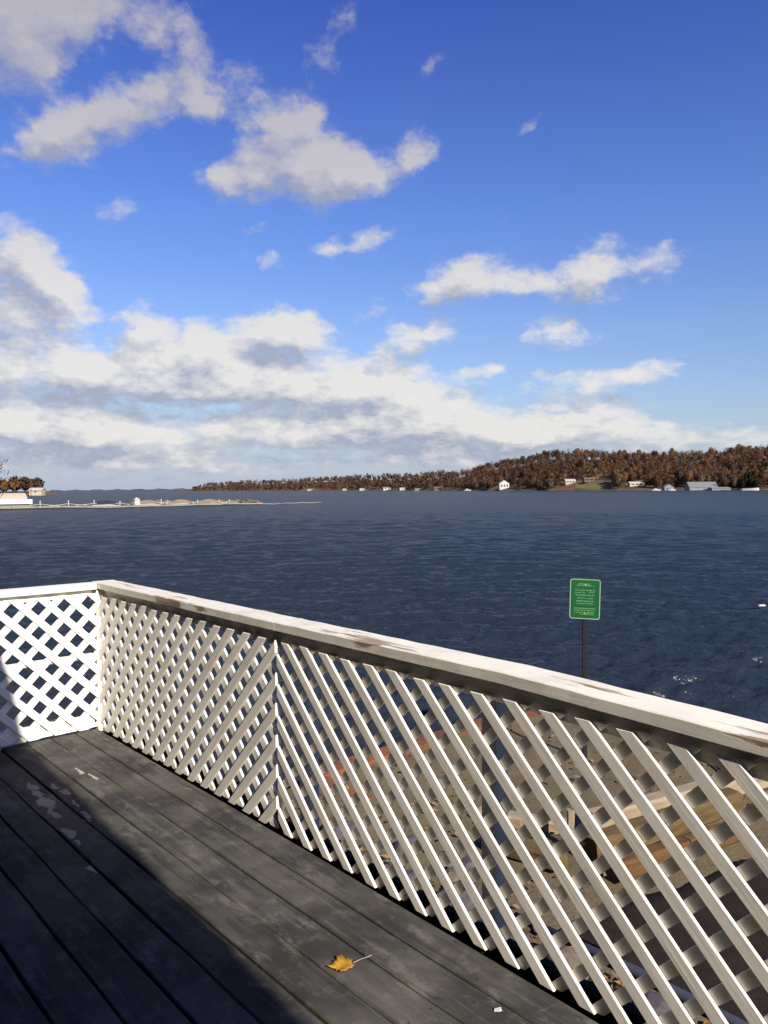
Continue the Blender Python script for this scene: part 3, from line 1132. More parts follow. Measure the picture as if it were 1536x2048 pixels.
# ------------------------------------------------------------------ water
def build_water():
    m, n, bs = new_mat('lake water')
    geo = n.node('ShaderNodeNewGeometry')
    p = geo.outputs['Position']
    patch = n.noise(p, .02, 3, .5)
    c = n.mix(n.mapr(patch, .35, .65), (.0145, .0220, .0355), (.0185, .0270, .0405))
    # shallow water over the brown bottom by the shore
    dsh = n.vec('DISTANCE', n.vec('MULTIPLY', p, (1.0, .8, 0.0)), (-3.0, -1.0, 0.0))
    c = n.mix(n.mapr(dsh, 2.0, 8.0, .7, 0.0), c, (.026, .024, .024))
    bs.inputs['Specular IOR Level'].default_value = 0.0
    n.put(bs.inputs['Base Color'], c)
    bs.inputs['Roughness'].default_value = .9
    gl = n.node('ShaderNodeBsdfGlossy')
    gl.inputs['Roughness'].default_value = .20
    # wind-roughened water mirrors less at grazing angles than a calm sheet
    dp = n.node('ShaderNodeVectorMath', operation='DOT_PRODUCT')
    n.l.new(geo.outputs['Incoming'], dp.inputs[1])
    cs = n.math('ADD', n.math('MAXIMUM', dp.outputs['Value'], 0.0), .20)
    f5 = n.math('POWER', n.math('MAXIMUM', n.math('SUBTRACT', 1.0, cs), 0.0), 5.0)
    fac = n.math('MULTIPLY', n.math('MULTIPLY_ADD', f5, .98, .02), .92)
    mx = n.node('ShaderNodeMixShader')
    n.put(mx.inputs[0], fac)
    n.l.new(bs.outputs[0], mx.inputs[1])
    n.l.new(gl.outputs[0], mx.inputs[2])
    n.l.new(mx.outputs[0], [q for q in n.n if q.type == 'OUTPUT_MATERIAL'][0].inputs[0])
    q = n.vec('MULTIPLY', p, (1.0, 1.0, 1.0))
    h1 = n.noise(q, 1.4, 4, .6)
    h2 = n.noise(q, 6.0, 4, .6)
    h = n.math('ADD', n.math('MULTIPLY', h1, .27), n.math('MULTIPLY', h2, .085))
    bump(n, bs, h, 1.0, .55)
    nb = [q for q in n.n if q.type == 'BUMP'][0]
    n.l.new(nb.outputs[0], gl.inputs['Normal'])
    n.l.new(nb.outputs[0], dp.inputs[0])
    rg = random.Random(17)
    # wave trains running towards the shore
    comps = []
    wdir = math.atan2(-HD.y, -HD.x) + .25
    for i in range(46):
        lam = .24 * (2.3 / .24) ** (i / 45.0)
        a = wdir + rg.gauss(0, .36)
        k = 2 * math.pi / lam
        amp = .0150 * lam ** .80 * rg.uniform(.6, 1.3) * (1 if lam < 1.0 else .55)
        comps.append((lam, k * math.cos(a), k * math.sin(a), amp, rg.uniform(0, 6.28)))
    r = np.concatenate([np.exp(np.linspace(math.log(3.4), math.log(260.), 1080)), np.exp(np.linspace(math.log(270.), math.log(45000.), 40))])
    th0 = math.atan2(HD.y, HD.x)
    ncol = 500
    th = th0 + np.radians(np.linspace(-41, 41, ncol))
    Rg, Tg = np.meshgrid(r, th, indexing='ij')
    X = CAM.x + Rg * np.cos(Tg)
    Y = CAM.y + Rg * np.sin(Tg)
    dr = np.gradient(r)[:, None]
    Z = np.zeros_like(X)
    gust = .95 + .15 * np.sin(.05 * X + .03 * Y) * np.sin(.021 * X - .06 * Y + 1)
    for lam, kx, ky, amp, ph in comps:
        w = np.clip((lam / dr - 2.5) / 3.5, 0, 1)
        pz = kx * X + ky * Y + ph + .6 * np.sin(.23 * (kx * Y - ky * X) / math.hypot(kx, ky) + ph * 3)
        s = np.sin(pz)
        Z += w * amp * (s + .28 * np.cos(2 * pz))
    Z *= gust
    V = np.stack([X, Y, Z + WZ], -1).reshape(-1, 3)
    nr = len(r)
    i = np.arange(nr - 1)[:, None] * ncol + np.arange(ncol - 1)[None, :]
    Fq = np.stack([i, i + ncol, i + ncol + 1, i + 1], -1).reshape(-1, 4)[:, ::-1]
    # a plain sheet for the water beyond the sides and behind
    big = np.array([(-45000, -45000, WZ - .5), (45000, -45000, WZ - .5), (45000, 45000, WZ - .5), (-45000, 45000, WZ - .5)])
    b = len(V)
    V = np.concatenate([V, big])
    me = bpy.data.meshes.new('water')
    me.vertices.add(len(V))
    me.vertices.foreach_set('co', V.astype(np.float32).ravel())
    nf = len(Fq) + 1
    me.loops.add(nf * 4)
    me.loops.foreach_set('vertex_index', np.concatenate([Fq.ravel(), [b, b + 1, b + 2, b + 3]]).astype(np.int32))
    me.polygons.add(nf)
    me.polygons.foreach_set('loop_start', (np.arange(nf) * 4).astype(np.int32))
    me.update(calc_edges=True)
    me.polygons.foreach_set('use_smooth', [True] * nf)
    me.materials.append(m)
    o = link(bpy.data.objects.new('water', me))
    tag(o, kind='structure')


build_water()


# ------------------------------------------------------------------ far things, placed by bearing and distance
def at(px, d, z=WZ):
    """ground position at distance d (along the view heading) on the bearing of a photo column"""
    p = CAM + HD * d + RT * (d * (px - 768) / 1560.0)
    return Vector((p.x, p.y, z))


def horizon_y(px):
    return 978.5 - (px - 768) * .00524


# ---- wooded far bank
SHX = [230, 330, 400, 520, 640, 760, 860, 940, 1000, 1060, 1120, 1180, 1240, 1320, 1400, 1470, 1540, 1640, 1760]
SHD = [6200, 4300, 3100, 2500, 2150, 1800, 1500, 1330, 1220, 1140, 1080, 1020, 980, 930, 890, 860, 830, 790, 760]
TOPX = [230, 330, 395, 420, 520, 640, 700, 760, 850, 900, 940, 1000, 1060, 1100, 1180, 1240, 1300, 1380, 1450, 1536, 1640, 1760]
TOPY = [2, 4, 8, 16, 20, 25, 29, 31, 33, 35, 42, 55, 67, 74, 78, 70, 70, 71, 78, 83, 86, 88]


def shore_d(px):
    return float(np.interp(px, SHX, SHD))


def top_z(px, d):
    return CAM.z + float(np.interp(px, TOPX, TOPY)) * d / 1560.0


DEP = 170.0


def bank_z(px, t):
    """terrain height: t=0 at the water, 1 at the crest"""
    ds = shore_d(px)
    zt = max(1.0, top_z(px, ds + DEP) - 15.0 - WZ)
    s = t * t * (3 - 2 * t)
    return WZ + .6 + (zt - .6) * (.25 * min(1, t * 1.0) + .75 * s) + 1.2 * math.sin(px * .05 + 9 * t)


M_bank = mat_plain('leaf covered hillside', (.150, .098, .058), .95, .6, .03, 0)
M_lawn = mat_plain('yellow green lawn', (.125, .115, .040), .95, .3, .05, 0)
vs, fs = [], []
PX = list(range(230, 1761, 10))
TT = [-.02, 0, .08, .2, .35, .5, .65, .8, 1.0, 1.6, 3.0]
for px in PX:
    for t in TT:
        p = at(px, shore_d(px) + DEP * t)
        z = WZ - .8 if t < 0 else (bank_z(px, min(t, 1)) - (0 if t <= 1 else (t - 1) * 6))
        vs.append((p.x, p.y, z))
K = len(TT)
for i in range(len(PX) - 1):
    for j in range(K - 1):
        fs.append((i * K + j, (i + 1) * K + j, (i + 1) * K + j + 1, i * K + j + 1))
mb = MB()
mb.add(vs, fs)
tag(mb.build('hills', M_bank, smooth=True), kind='structure')


def bank_pos(px, t):
    p = at(px, shore_d(px) + DEP * t)
    return Vector((p.x, p.y, bank_z(px, t)))


# low distant shore on the horizon
mb = MB()
vs, fs = [], []
for i in range(60):
    px = 100 + i * 6
    h = (CAM.z - WZ) + 7 + 16 * (i / 59.) + 5 * math.sin(i * .9) + 3 * math.sin(i * 2.3)
    for (d, z) in ((9000, WZ - 1), (9020, WZ + h * .9), (9150, WZ + h), (9500, WZ - 1)):
        p = at(px, d)
        vs.append((p.x, p.y, z))
for i in range(59):
    for j in range(3):
        fs.append((i * 4 + j, (i + 1) * 4 + j, (i + 1) * 4 + j + 1, i * 4 + j + 1))
mb.add(vs, fs)
tag(mb.build('distant_shore', mat_plain('distant wooded shore', (.05, .06, .07), .95, .2, .01, 0)), kind='structure')

# ---- trees
PAL = {
    'orange brown': [(0.282, 0.148, 0.069), (0.300, 0.162, 0.076), (0.264, 0.137, 0.065)],
    'grey brown': [(0.246, 0.159, 0.099), (0.228, 0.146, 0.090), (0.262, 0.172, 0.109)],
    'reddish brown': [(0.266, 0.134, 0.076), (0.240, 0.121, 0.069), (0.282, 0.146, 0.082)],
    'olive': [(0.246, 0.164, 0.074), (0.226, 0.150, 0.069), (0.258, 0.170, 0.078)],
    'dark brown': [(0.150, 0.092, 0.061), (0.166, 0.101, 0.065), (0.138, 0.085, 0.058)],
    'dark green': [(0.031, 0.047, 0.021), (0.038, 0.056, 0.025), (0.026, 0.040, 0.019)],
}


def crown_bits(rr, H, Wd, nbit, size, pal, conif=False, slim=.30):
    """twig sprays through the crown: returns list of (4 verts, colour)"""
    out = []
    base = rr.choice(pal)
    for _ in range(nbit):
        while True:
            x, y, z = rr.uniform(-1, 1), rr.uniform(-1, 1), rr.uniform(-1, 1)
            if x * x + y * y + z * z < 1:
                break
        if conif:
            zz = rr.random() ** 1.5
            rad = (1 - zz) * Wd * rr.uniform(.3, 1)
            a = rr.uniform(0, 6.28)
            c = Vector((rad * math.cos(a), rad * math.sin(a), H * (.08 + .92 * zz)))
            d = Vector((math.cos(a), math.sin(a), -.35))
        else:
            k = .6 + .4 * rr.random()
            c = Vector((x * Wd * k, y * Wd * k, H * (.60 + .40 * z)))
            d = Vector((x * .8 + rr.gauss(0, .35), y * .8 + rr.gauss(0, .35), .9 + z * .4)).normalized()
        s = size * rr.uniform(.6, 1.5)
        side = d.cross(Vector((rr.gauss(0, 1), rr.gauss(0, 1), rr.gauss(0, .3)))).normalized()
        w = s * (slim if not conif else .5)
        q = rr.uniform(.85, 1.15)
        out.append(([c - d * s * .5 - side * w * .3, c - side * w + d * s * .2, c + d * s * .7, c + side * w + d * s * .15], tuple(b * q for b in base), (Vector((c.x / Wd, c.y / Wd, (c.z - H * .45) / (H * .5))) + Vector((rr.gauss(0, .25), rr.gauss(0, .25), .25))).normalized()))
    return out


def trunk_geo(rr, H, rad, nlimb, seg=5):
    mb = MB()
    lean = Vector((rr.uniform(-.05, .05), rr.uniform(-.05, .05), 0))
    pts = [Vector((0, 0, -.6)), Vector((0, 0, H * .25)) + lean * H * .3, Vector((0, 0, H * .55)) + lean * H * .6, Vector((0, 0, H * .92)) + lean * H]
    mb.tube(pts, [rad, rad * .8, rad * .5, rad * .12], seg, caps=False)
    for i in range(nlimb):
        t = rr.uniform(.28, .75)
        b = Vector((0, 0, H * t)) + lean * H * t
        a = rr.uniform(0, 6.28)
        L = H * rr.uniform(.22, .38)
        e = b + Vector((math.cos(a) * .6, math.sin(a) * .6, .8)) * L
        mb.tube([b, b.lerp(e, .5) + Vector((0, 0, -.04 * L)), e], [rad * .42, rad * .26, rad * .06], 3, caps=False)
    return mb


M_bark = mat_plain('grey brown bark', (.085, .068, .055), .9, .3, 1.0, 0)
M_twig = mat_tint('twig sprays', trans=True)
TREE_MESH = {}


def tree_kind(kind, seed, H, Wd, nbit, size, conif=False, slim=.30):
    rr = random.Random(seed)
    tm = trunk_geo(rr, H, H * .016 + .05, 0 if conif else 7).mesh('trunk', [M_bark])
    mb = MB()
    for q, c, nv in crown_bits(rr, H, Wd, nbit, size, PAL[kind], conif, slim):
        mb.add(q, [(0, 1, 2, 3)], 0, c, nv)
    return tm, mb.mesh('crown', [M_twig])


def put_tree(name, meshes, loc, sc, rotz, label, group, cat='tree'):
    root = empty(name, loc, rotz)
    root.scale = sc
    tag(root, label, cat, group)
    link(bpy.data.objects.new('trunk', meshes[0]), root)
    link(bpy.data.objects.new('crown', meshes[1]), root)
    return root


rt = random.Random(31)
KINDS = ['orange brown', 'grey brown', 'reddish brown', 'olive', 'dark brown']
VAR = {k: [tree_kind(k, 100 + 10 * i + j, 15, 4.6, 950, .95) for j in range(3)] for i, k in enumerate(KINDS)}
CON = [tree_kind('dark green', 300 + j, 15, 3.4, 500, 1.2, True) for j in range(2)]
CLEAR = [(985, 1030, 0, .28), (1130, 1225, 0, .36), (1250, 1292, 0, .32), (1300, 1355, 0, .10), (1335, 1450, 0, .12), (600, 890, 0, .12)]


def blocked(px, t):
    return any(a < px < b and c <= t < d for a, b, c, d in CLEAR)


def where(px, t):
    p = [(1000, 'at the low left end of the wooded hill'), (1125, 'right of the tall white house'), (1235, 'around the lawn on the far bank'), (1300, 'around the cream house on the far bank'), (1450, 'above the grey boathouses on the far bank'), (9e9, 'at the right end of the far bank')]
    a = [q for lim, q in p if px < lim][0]
    return a if t > .35 else 'low down ' + a


done = 0
while done < 285:
    px = rt.uniform(930, 1600)
    t = rt.choice([rt.uniform(.03, .35), rt.uniform(.3, 1.05)])
    if blocked(px, t):
        continue
    if px > 1440 and t < .55 and rt.random() < .7:
        put_tree('evergreen_tree', CON[done % 2], bank_pos(px, min(t, 1)), (1, 1, rt.uniform(.8, 1.15)), rt.uniform(0, 6), 'dark evergreen tree ' + where(px, t), 'evergreens ' + where(px, t))
    else:
        w = [4, 2.6, 3, 1.2, 1.5 if px < 1440 else 8]
        k = rt.choices(KINDS, w)[0]
        s = rt.uniform(.72, 1.22)
        put_tree('bare_tree', VAR[k][done % 3], bank_pos(px, min(t, 1)), (s * rt.uniform(.85, 1.2), s, s * rt.uniform(.9, 1.2)), rt.uniform(0, 6), f'{k} bare tree ' + where(px, t), f'{k} trees ' + where(px, t))
    done += 1
put_tree('evergreen_tree', CON[0], bank_pos(1262, .42), (2.6, 2.6, 1.35), 1.0, 'large broad dark green evergreen standing out among the brown trees on the far hillside', None)

# the rest of the wood, one mass
mb = MB()
rw = random.Random(77)
i = 0
while i < 3000:
    px = rw.uniform(385, 1740)
    t = rw.uniform(.02, 1.0) if px < 900 else rw.uniform(.05, 1.1)
    if blocked(px, t):
        i += 1
        continue
    b = bank_pos(px, min(t, 1))
    k = rw.choices(KINDS, [4, 3, 4, 1.0, 1.6 if px < 1430 else 9])[0]
    H = rw.uniform(11, 18)
    far = px < 900
    if far:
        H *= 1.05
    for q, c, nv in crown_bits(rw, H, rw.uniform(3.2, 5.2), 84 if not far else 34, 1.35 if not far else 2.6, PAL[k]):
        mb.add([v + b for v in q], [(0, 1, 2, 3)], 0, c, nv)
    if not far and rw.random() < .5:
        d = Vector((.16, 0, 0))
        mb.add([b - d, b + d, b + d * .4 + Vector((0, 0, H * .7)), b - d * .4 + Vector((0, 0, H * .7))], [(0, 1, 2, 3)], 0, rw.choice([(.16, .14, .12), (.07, .055, .045)]))
    i += 1
tag(mb.build('woods', M_twig), kind='stuff')

# ---- houses, boats and lawn on the far bank
M_hw = mat_plain('white house wall', (.52, .50, .45), .7, .1, .5, 0)
M_hc = mat_plain('cream house wall', (.42, .36, .27), .7, .1, .5, 0)
M_hg = mat_plain('grey house wall', (.19, .20, .21), .7, .1, .5, 0)
M_rg = mat_plain('grey shingle roof', (.16, .165, .175), .8, .2, .6, 0)
M_rb = mat_plain('brown shingle roof', (.14, .10, .08), .8, .2, .6, 0)
M_rl = mat_plain('pale roof', (.38, .35, .30), .7, .15, .6, 0)
M_win = mat_plain('dark window glass', (.02, .025, .03), .1, .1, 1, 0)
FACE = math.atan2(HD.y, HD.x) - math.pi / 2      # local +X to the right, local -Y towards the camera


def house_at(px, d, z, w, dep, hw, hr, mw, mr, label, nwin=3, turn=0.0, name='house', cat='house', ridge='x'):
    h = empty(name, at(px, d, z), FACE + turn)
    tag(h, label, cat)
    mb = MB()
    if ridge == 'x':
        mb.add([(-w / 2, -dep / 2, -2), (w / 2, -dep / 2, -2), (w / 2, dep / 2, -2), (-w / 2, dep / 2, -2), (-w / 2, -dep / 2, hw), (w / 2, -dep / 2, hw), (w / 2, dep / 2, hw), (-w / 2, dep / 2, hw), (-w / 2, 0, hw + hr), (w / 2, 0, hw + hr)],
               [(0, 1, 5, 4), (2, 3, 7, 6), (1, 2, 6, 9, 5), (3, 0, 4, 8, 7)])
    else:
        mb.add([(-w / 2, -dep / 2, -2), (w / 2, -dep / 2, -2), (w / 2, dep / 2, -2), (-w / 2, dep / 2, -2), (-w / 2, -dep / 2, hw), (w / 2, -dep / 2, hw), (w / 2, dep / 2, hw), (-w / 2, dep / 2, hw), (0, -dep / 2, hw + hr), (0, dep / 2, hw + hr)],
               [(0, 1, 5, 8, 4), (2, 3, 7, 9, 6), (1, 2, 6, 5), (3, 0, 4, 7)])
    mb.build('wall', mw, h)
    mb = MB()
    e, tk = .5, .25
    if ridge == 'x':
        pr = [(-dep / 2 - e, hw - e * hr / (dep / 2)), (0, hw + hr + .02), (dep / 2 + e, hw - e * hr / (dep / 2))]
        a = [(-w / 2 - e, y, z_) for y, z_ in pr] + [(-w / 2 - e, y, z_ + tk) for y, z_ in pr]
        b = [(w / 2 + e, y, z_) for y, z_ in pr] + [(w / 2 + e, y, z_ + tk) for y, z_ in pr]
    else:
        pr = [(-w / 2 - e, hw - e * hr / (w / 2)), (0, hw + hr + .02), (w / 2 + e, hw - e * hr / (w / 2))]
        a = [(x, -dep / 2 - e, z_) for x, z_ in pr] + [(x, -dep / 2 - e, z_ + tk) for x, z_ in pr]
        b = [(x, dep / 2 + e, z_) for x, z_ in pr] + [(x, dep / 2 + e, z_ + tk) for x, z_ in pr]
    mb.add(a + b, [(3, 4, 10, 9), (4, 5, 11, 10), (0, 6, 7, 1), (1, 7, 8, 2), (0, 1, 4, 3), (1, 2, 5, 4), (6, 9, 10, 7), (7, 10, 11, 8), (0, 3, 9, 6), (2, 8, 11, 5)])
    mb.build('roof', mr, h)
    for k in range(nwin):
        x = -w / 2 + w * (k + .7) / (nwin + .4)
        mb = MB()
        mb.box((x - w * .07, -dep / 2 - .08, hw * .35), (x + w * .07, -dep / 2 + .1, hw * .78))
        mb.build('window', M_win, h)
    return h


def bz(px, t):
    return bank_z(px, t), shore_d(px) + DEP * t


def bank_house(px, t, *a, **k):
    z, d = bz(px, t)
    return house_at(px, d, z, *a, **k)


bank_house(1008, .10, 15, 10, 8, 5, M_hw, M_rl, 'tall white house at the water in front of the brown hillside', nwin=3, ridge='y')
bank_house(1140, .26, 14, 8, 3.2, 2.6, M_hc, M_rl, 'low cream cottage at the left edge of the lawn on the far bank')
bank_house(1182, .34, 20, 8, 2.6, 1.8, M_rb, M_rb, 'long brown low house behind the lawn on the far bank')
bank_house(1272, .20, 18, 8, 2.6, 2.2, M_hc, M_rl, 'cream house below the large evergreen on the far bank')
bank_house(1316, .16, 7, 7, 5, 3.5, M_hg, M_rg, 'small grey house with a steep roof above the moored white boats', nwin=1, ridge='y')
bank_house(1336, .05, 11, 8, 4, 3.4, M_hg, M_rg, 'grey boathouse at the water beside the wide low grey roof', nwin=2, ridge='y')
bank_house(1402, .03, 32, 16, 1.4, 6.0, M_hg, M_rg, 'wide grey boathouse with a broad low roof at the water', nwin=2)
bank_house(1440, .02, 22, 10, 1.2, 1.4, M_hg, M_rg, 'low grey lean-to shed joined to the wide boathouse on its right', nwin=0)
bank_house(882, .05, 26, 9, 3, 2.5, M_rb, M_rb, 'dark long boathouse left of the hillside wood', nwin=2)
for i, (px, w, hw, lab) in enumerate([(622, 26, 3, 'tiny white house at the far left of the row on the distant bank'), (725, 18, 4, 'tiny white house with pale roof beside the middle of the distant bank'), (775, 26, 5, 'tallest tiny white house on the distant bank'),
                                     (805, 16, 4, 'tiny white house between two others on the distant bank'), (838, 22, 3.4, 'tiny cream house near the dark boathouse on the distant bank'), (690, 14, 3, 'small pale cottage left of the white houses on the distant bank')]):
    bank_house(px, .06, w * .7, 8, hw * .7, 2.2, M_hw if 'white' in lab else M_hc, M_rl if i % 2 else M_rg, lab, nwin=2)
M_boat = mat_plain('white boat hull', (.50, .50, .50), .4, .05, 1, 0)


def boat(px, d, L, label, turn=0.0, cabin=True):
    b = empty('moored_boat', at(px, d, WZ), FACE + turn)
    tag(b, label, 'boat')
    mb = MB()
    k = 9
    vs, fs = [], []
    for i in range(k):
        t = i / (k - 1)
        hw_ = L * .16 * (1 - max(0, (t - .45) / .55) ** 2.2)
        x = -L / 2 + L * t
        sh = L * .10 + L * .05 * t * t
        vs += [(x, -hw_, sh), (x, -hw_ * .6, -.2), (x, hw_ * .6, -.2), (x, hw_, sh)]
    for i in range(k - 1):
        for j in range(4):
            j2 = (j + 1) % 4
            fs.append((i * 4 + j, (i + 1) * 4 + j, (i + 1) * 4 + j2, i * 4 + j2))
    fs += [(0, 1, 2, 3), tuple((k - 1) * 4 + j for j in (3, 2, 1, 0))]
    mb.add(vs, [f[::-1] for f in fs])
    mb.build('hull', M_boat, b)
    if cabin:
        mb = MB()
        z0 = L * .11
        mb.add([(-L * .25, -L * .1, z0), (L * .18, -L * .1, z0), (L * .18, L * .1, z0), (-L * .25, L * .1, z0), (-L * .22, -L * .085, z0 + L * .15), (L * .08, -L * .085, z0 + L * .15), (L * .08, L * .085, z0 + L * .15), (-L * .22, L * .085, z0 + L * .15)],
               [(0, 1, 5, 4), (1, 2, 6, 5), (2, 3, 7, 6), (3, 0, 4, 7), (4, 5, 6, 7)])
        mb.build('cabin', M_boat, b)
        mb = MB()
        mb.box((-L * .2, -L * .096, z0 + L * .06), (L * .07, L * .096, z0 + L * .12))
        mb.build('window', M_win, b)
    return b


boat(1312, 860, 10, 'white motor boat moored left of the grey boathouse on the far bank')
boat(1344, 855, 9, 'second white motor boat moored in front of the grey boathouse', .2)
boat(1500, 800, 19, 'long low white boat before the dark trees at the right end of far bank', .05, False)
boat(935, 1290, 12, 'white boat beside the low shore left of the tall white house', .1)
# lawn
vs, fs = [], []
for i in range(13):
    px = 1150 + 5.5 * i
    for t in (.03, .1, .18, .27):
        p = bank_pos(px, t)
        vs.append((p.x, p.y, p.z + .5))
for i in range(12):
    for j in range(3):
        fs.append((i * 4 + j, (i + 1) * 4 + j, (i + 1) * 4 + j + 1, i * 4 + j + 1))
mb = MB()
mb.add(vs, fs)
tag(mb.build('lawn', M_lawn), kind='structure')

# ---- left headland
vs, fs = [], []
HP = [(-150, 470), (-60, 520), (0, 560), (40, 590), (75, 610), (100, 622), (118, 630)]
for px, d in HP:
    k = max(0., min(1., (118 - px) / 30.))
    for dd, z in ((0, WZ - .6), (6, WZ + .9 * k + .1), (40, WZ + 2.2 * k + .1), (120, WZ + 3 * k), (170, WZ - .6)):
        p = at(px, d + dd)
        vs.append((p.x, p.y, z))
for i in range(len(HP) - 1):
    for j in range(4):
        fs.append((i * 5 + j, (i + 1) * 5 + j, (i + 1) * 5 + j + 1, i * 5 + j + 1))
mb = MB()
mb.add(vs, fs)
tag(mb.build('headland', M_bank, smooth=True), kind='structure')
VARH = {k: [tree_kind(k, 500 + 10 * i + j, 11, 4.6, 420, 1.1) for j in range(2)] for i, k in enumerate(['dark brown', 'orange brown'])}
rh = random.Random(9)
for i in range(30):
    px = rh.uniform(-60, 97)
    d = float(np.interp(px, [q[0] for q in HP], [q[1] for q in HP])) + rh.uniform(12, 70)
    k = 'orange brown' if px < 32 else 'dark brown'
    s = rh.uniform(.85, 1.15) * (1.1 if px > 28 else .95)
    put_tree('bare_tree', VARH[k][i % 2], at(px, d, WZ + 1), (s, s, s * 1.05), rh.uniform(0, 6),
             'orange brown tree on the headland at the left edge behind the white canopy' if k == 'orange brown' else 'dark bare tree in the clump at the tip of the left headland', f'{k} trees on the left headland')
house_at(75, 560, WZ + 1.5, 9, 6, 2.2, 1.6, M_hc, M_rl, 'small cream roofed cottage under the dark trees on the left headland', nwin=1)

# bare tree whose twigs just reach into the left edge of the picture
pt = at(-52, 46, WZ + .3)
rr = random.Random(60)
tw = tree_kind('reddish brown', 61, 6.6, 2.0, 1500, .34, slim=.05)
put_tree('bare_tree', tw, pt, (1, 1, 1), 0, 'bare twiggy tree at the left edge of the picture close to the water', None)

# ---- floating dock with its boat lifts
M_dock = mat_plain('pale dock fascia', (.25, .225, .18), .8, .25, .8, 0)
M_dkdark = mat_plain('dark float', (.02, .022, .025), .6, .2, 1, 0)
M_pw = mat_plain('white piling', (.40, .40, .39), .6, .1, 2, 0)
M_tan = mat_plain('tan tarpaulin', (.19, .145, .10), .8, .3, .6, 0)
M_stone = mat_plain('brown breakwater stone', (.20, .16, .12), .9, .4, .8, .3)
A, B = at(-90, 127), at(520, 166)
ax = (B - A).normalized()
dang = math.atan2(ax.y, ax.x)
LD = (B - A).length
dock = empty('floating_dock', A, dang)
tag(dock, 'long pale floating dock reaching out over the water from the left', 'dock')


def dz(x):
    return .10 * math.sin(x * .16) + .06 * math.sin(x * .41 + 1)


ns = 14
for i in range(ns):
    xa, xb = LD * i / ns + .04, LD * (i + 1) / ns - .04
    mb = MB()
    z0, z1 = .42 + dz(xa), .42 + dz(xb)
    vs = []
    for x, z in ((xa, z0), (xb, z1)):
        vs += [(x, -1.1, z - .26), (x, 1.1, z - .26), (x, 1.1, z), (x, -1.1, z)]
    mb.add(vs, [(0, 1, 5, 4), (1, 2, 6, 5), (2, 3, 7, 6), (3, 0, 4, 7), (0, 3, 2, 1), (4, 5, 6, 7)])
    mb.build('dock_section', M_dock, dock)
mb = MB()
mb.box((0, -.95, -.3), (LD, .95, .17))
mb.build('float', M_dkdark, dock)


def on_dock(px):
    """distance along the dock where a photo column crosses it"""
    best = min(((at(px, 120 + .1 * k) - (A + ax * max(0, min(LD, (at(px, 120 + .1 * k) - A).dot(ax))))).length, 120 + .1 * k) for k in range(560))
    return (at(px, best[1]) - A).dot(ax)


ORD = ['first', 'second', 'third', 'fourth', 'fifth', 'sixth', 'seventh', 'eighth', 'ninth', 'tenth']
for i, px in enumerate((89, 146, 198, 250, 333, 346, 406, 450, 470)):
    x = on_dock(px)
    lift = empty('boat_lift', A + ax * x + Vector((-ax.y, ax.x, 0)) * 2.2, dang)
    tag(lift, f'white capped boat lift on the floating dock, {ORD[i]} from the shore end', 'boat lift', 'boat lifts along the dock')
    mb = MB()
    h = 1.25 if i in (0, 1, 2, 4) else 1.0
    mb.tube([(0, 0, -.6), (0, 0, h)], .085, 8)
    mb.tube([(0, 0, h), (0, 0, h + .22)], [.15, .03], 8)
    mb.build('piling', M_pw, lift)
    w = 3.2 if i < 3 else 1.8
    for s in (-1, 1):
        mb = MB()
        mb.tube([(0, 0, .85), (s * w * .5, 0, .62), (s * w, 0, .52)], [.05, .055, .05], 6)
        mb.build('lift_arm', M_pw, lift)
        mb = MB()
        mb.box((s * w - .06, -.06, -.5), (s * w + .06, .06, .55))
        mb.build('leg', M_pw, lift)
x = on_dock(275)
kz = empty('dock_box', A + ax * x + Vector((-ax.y, ax.x, 0)) * .4 + Vector((0, 0, .42)), dang)
tag(kz, 'white upright storage box standing on the middle of the floating dock', 'box')
mb = MB()
mb.add([(-.55, -.4, 0), (.55, -.4, 0), (.55, .4, 0), (-.55, .4, 0), (-.5, -.36, 1.0), (.5, -.36, 1.0), (.5, .36, 1.0), (-.5, .36, 1.0)], [(0, 1, 5, 4), (1, 2, 6, 5), (2, 3, 7, 6), (3, 0, 4, 7), (4, 5, 6, 7)])
mb.build('body', M_pw, kz)
mb = MB()
mb.add([(-.6, -.45, 1.003), (.6, -.45, 1.003), (.6, .45, 1.003), (-.6, .45, 1.003), (0, 0, 1.45)], [(0, 1, 4), (1, 2, 4), (2, 3, 4), (3, 0, 4), (0, 3, 2, 1)])
mb.build('lid', M_pw, kz)
for px, col, lab in ((222, M_dkdark, 'dark low boat tied behind the dock between two white lifts'), (308, M_tan, 'tan covered boat tied behind the dock just right of the white box'), (375, M_tan, 'tan covered boat tied behind the middle of the dock'), (432, M_tan, 'tan covered boat tied behind the dock near its outer end')):
    x = on_dock(px)
    b = boat(px, 0, 5.5, lab, 0, False)
    b.name = 'covered_boat'
    b.location = A + ax * x + Vector((-ax.y, ax.x, 0)) * 2.6
    b.rotation_euler = (0, 0, dang)
    mb = MB()
    k = 8
    vs, fs = [], []
    for i in range(k):
        t = i / (k - 1)
        w = .85 * math.sin(math.pi * (.12 + .80 * t)) ** .5
        xx = -2.6 + 5.1 * t
        vs += [(xx, -w, .62), (xx, 0, .78 + .55 * math.sin(math.pi * t)), (xx, w, .62)]
    for i in range(k - 1):
        for j in range(2):
            fs.append((i * 3 + j, (i + 1) * 3 + j, (i + 1) * 3 + j + 1, i * 3 + j + 1))
    mb.add(vs, fs)
    mb.build('cover', col, b)
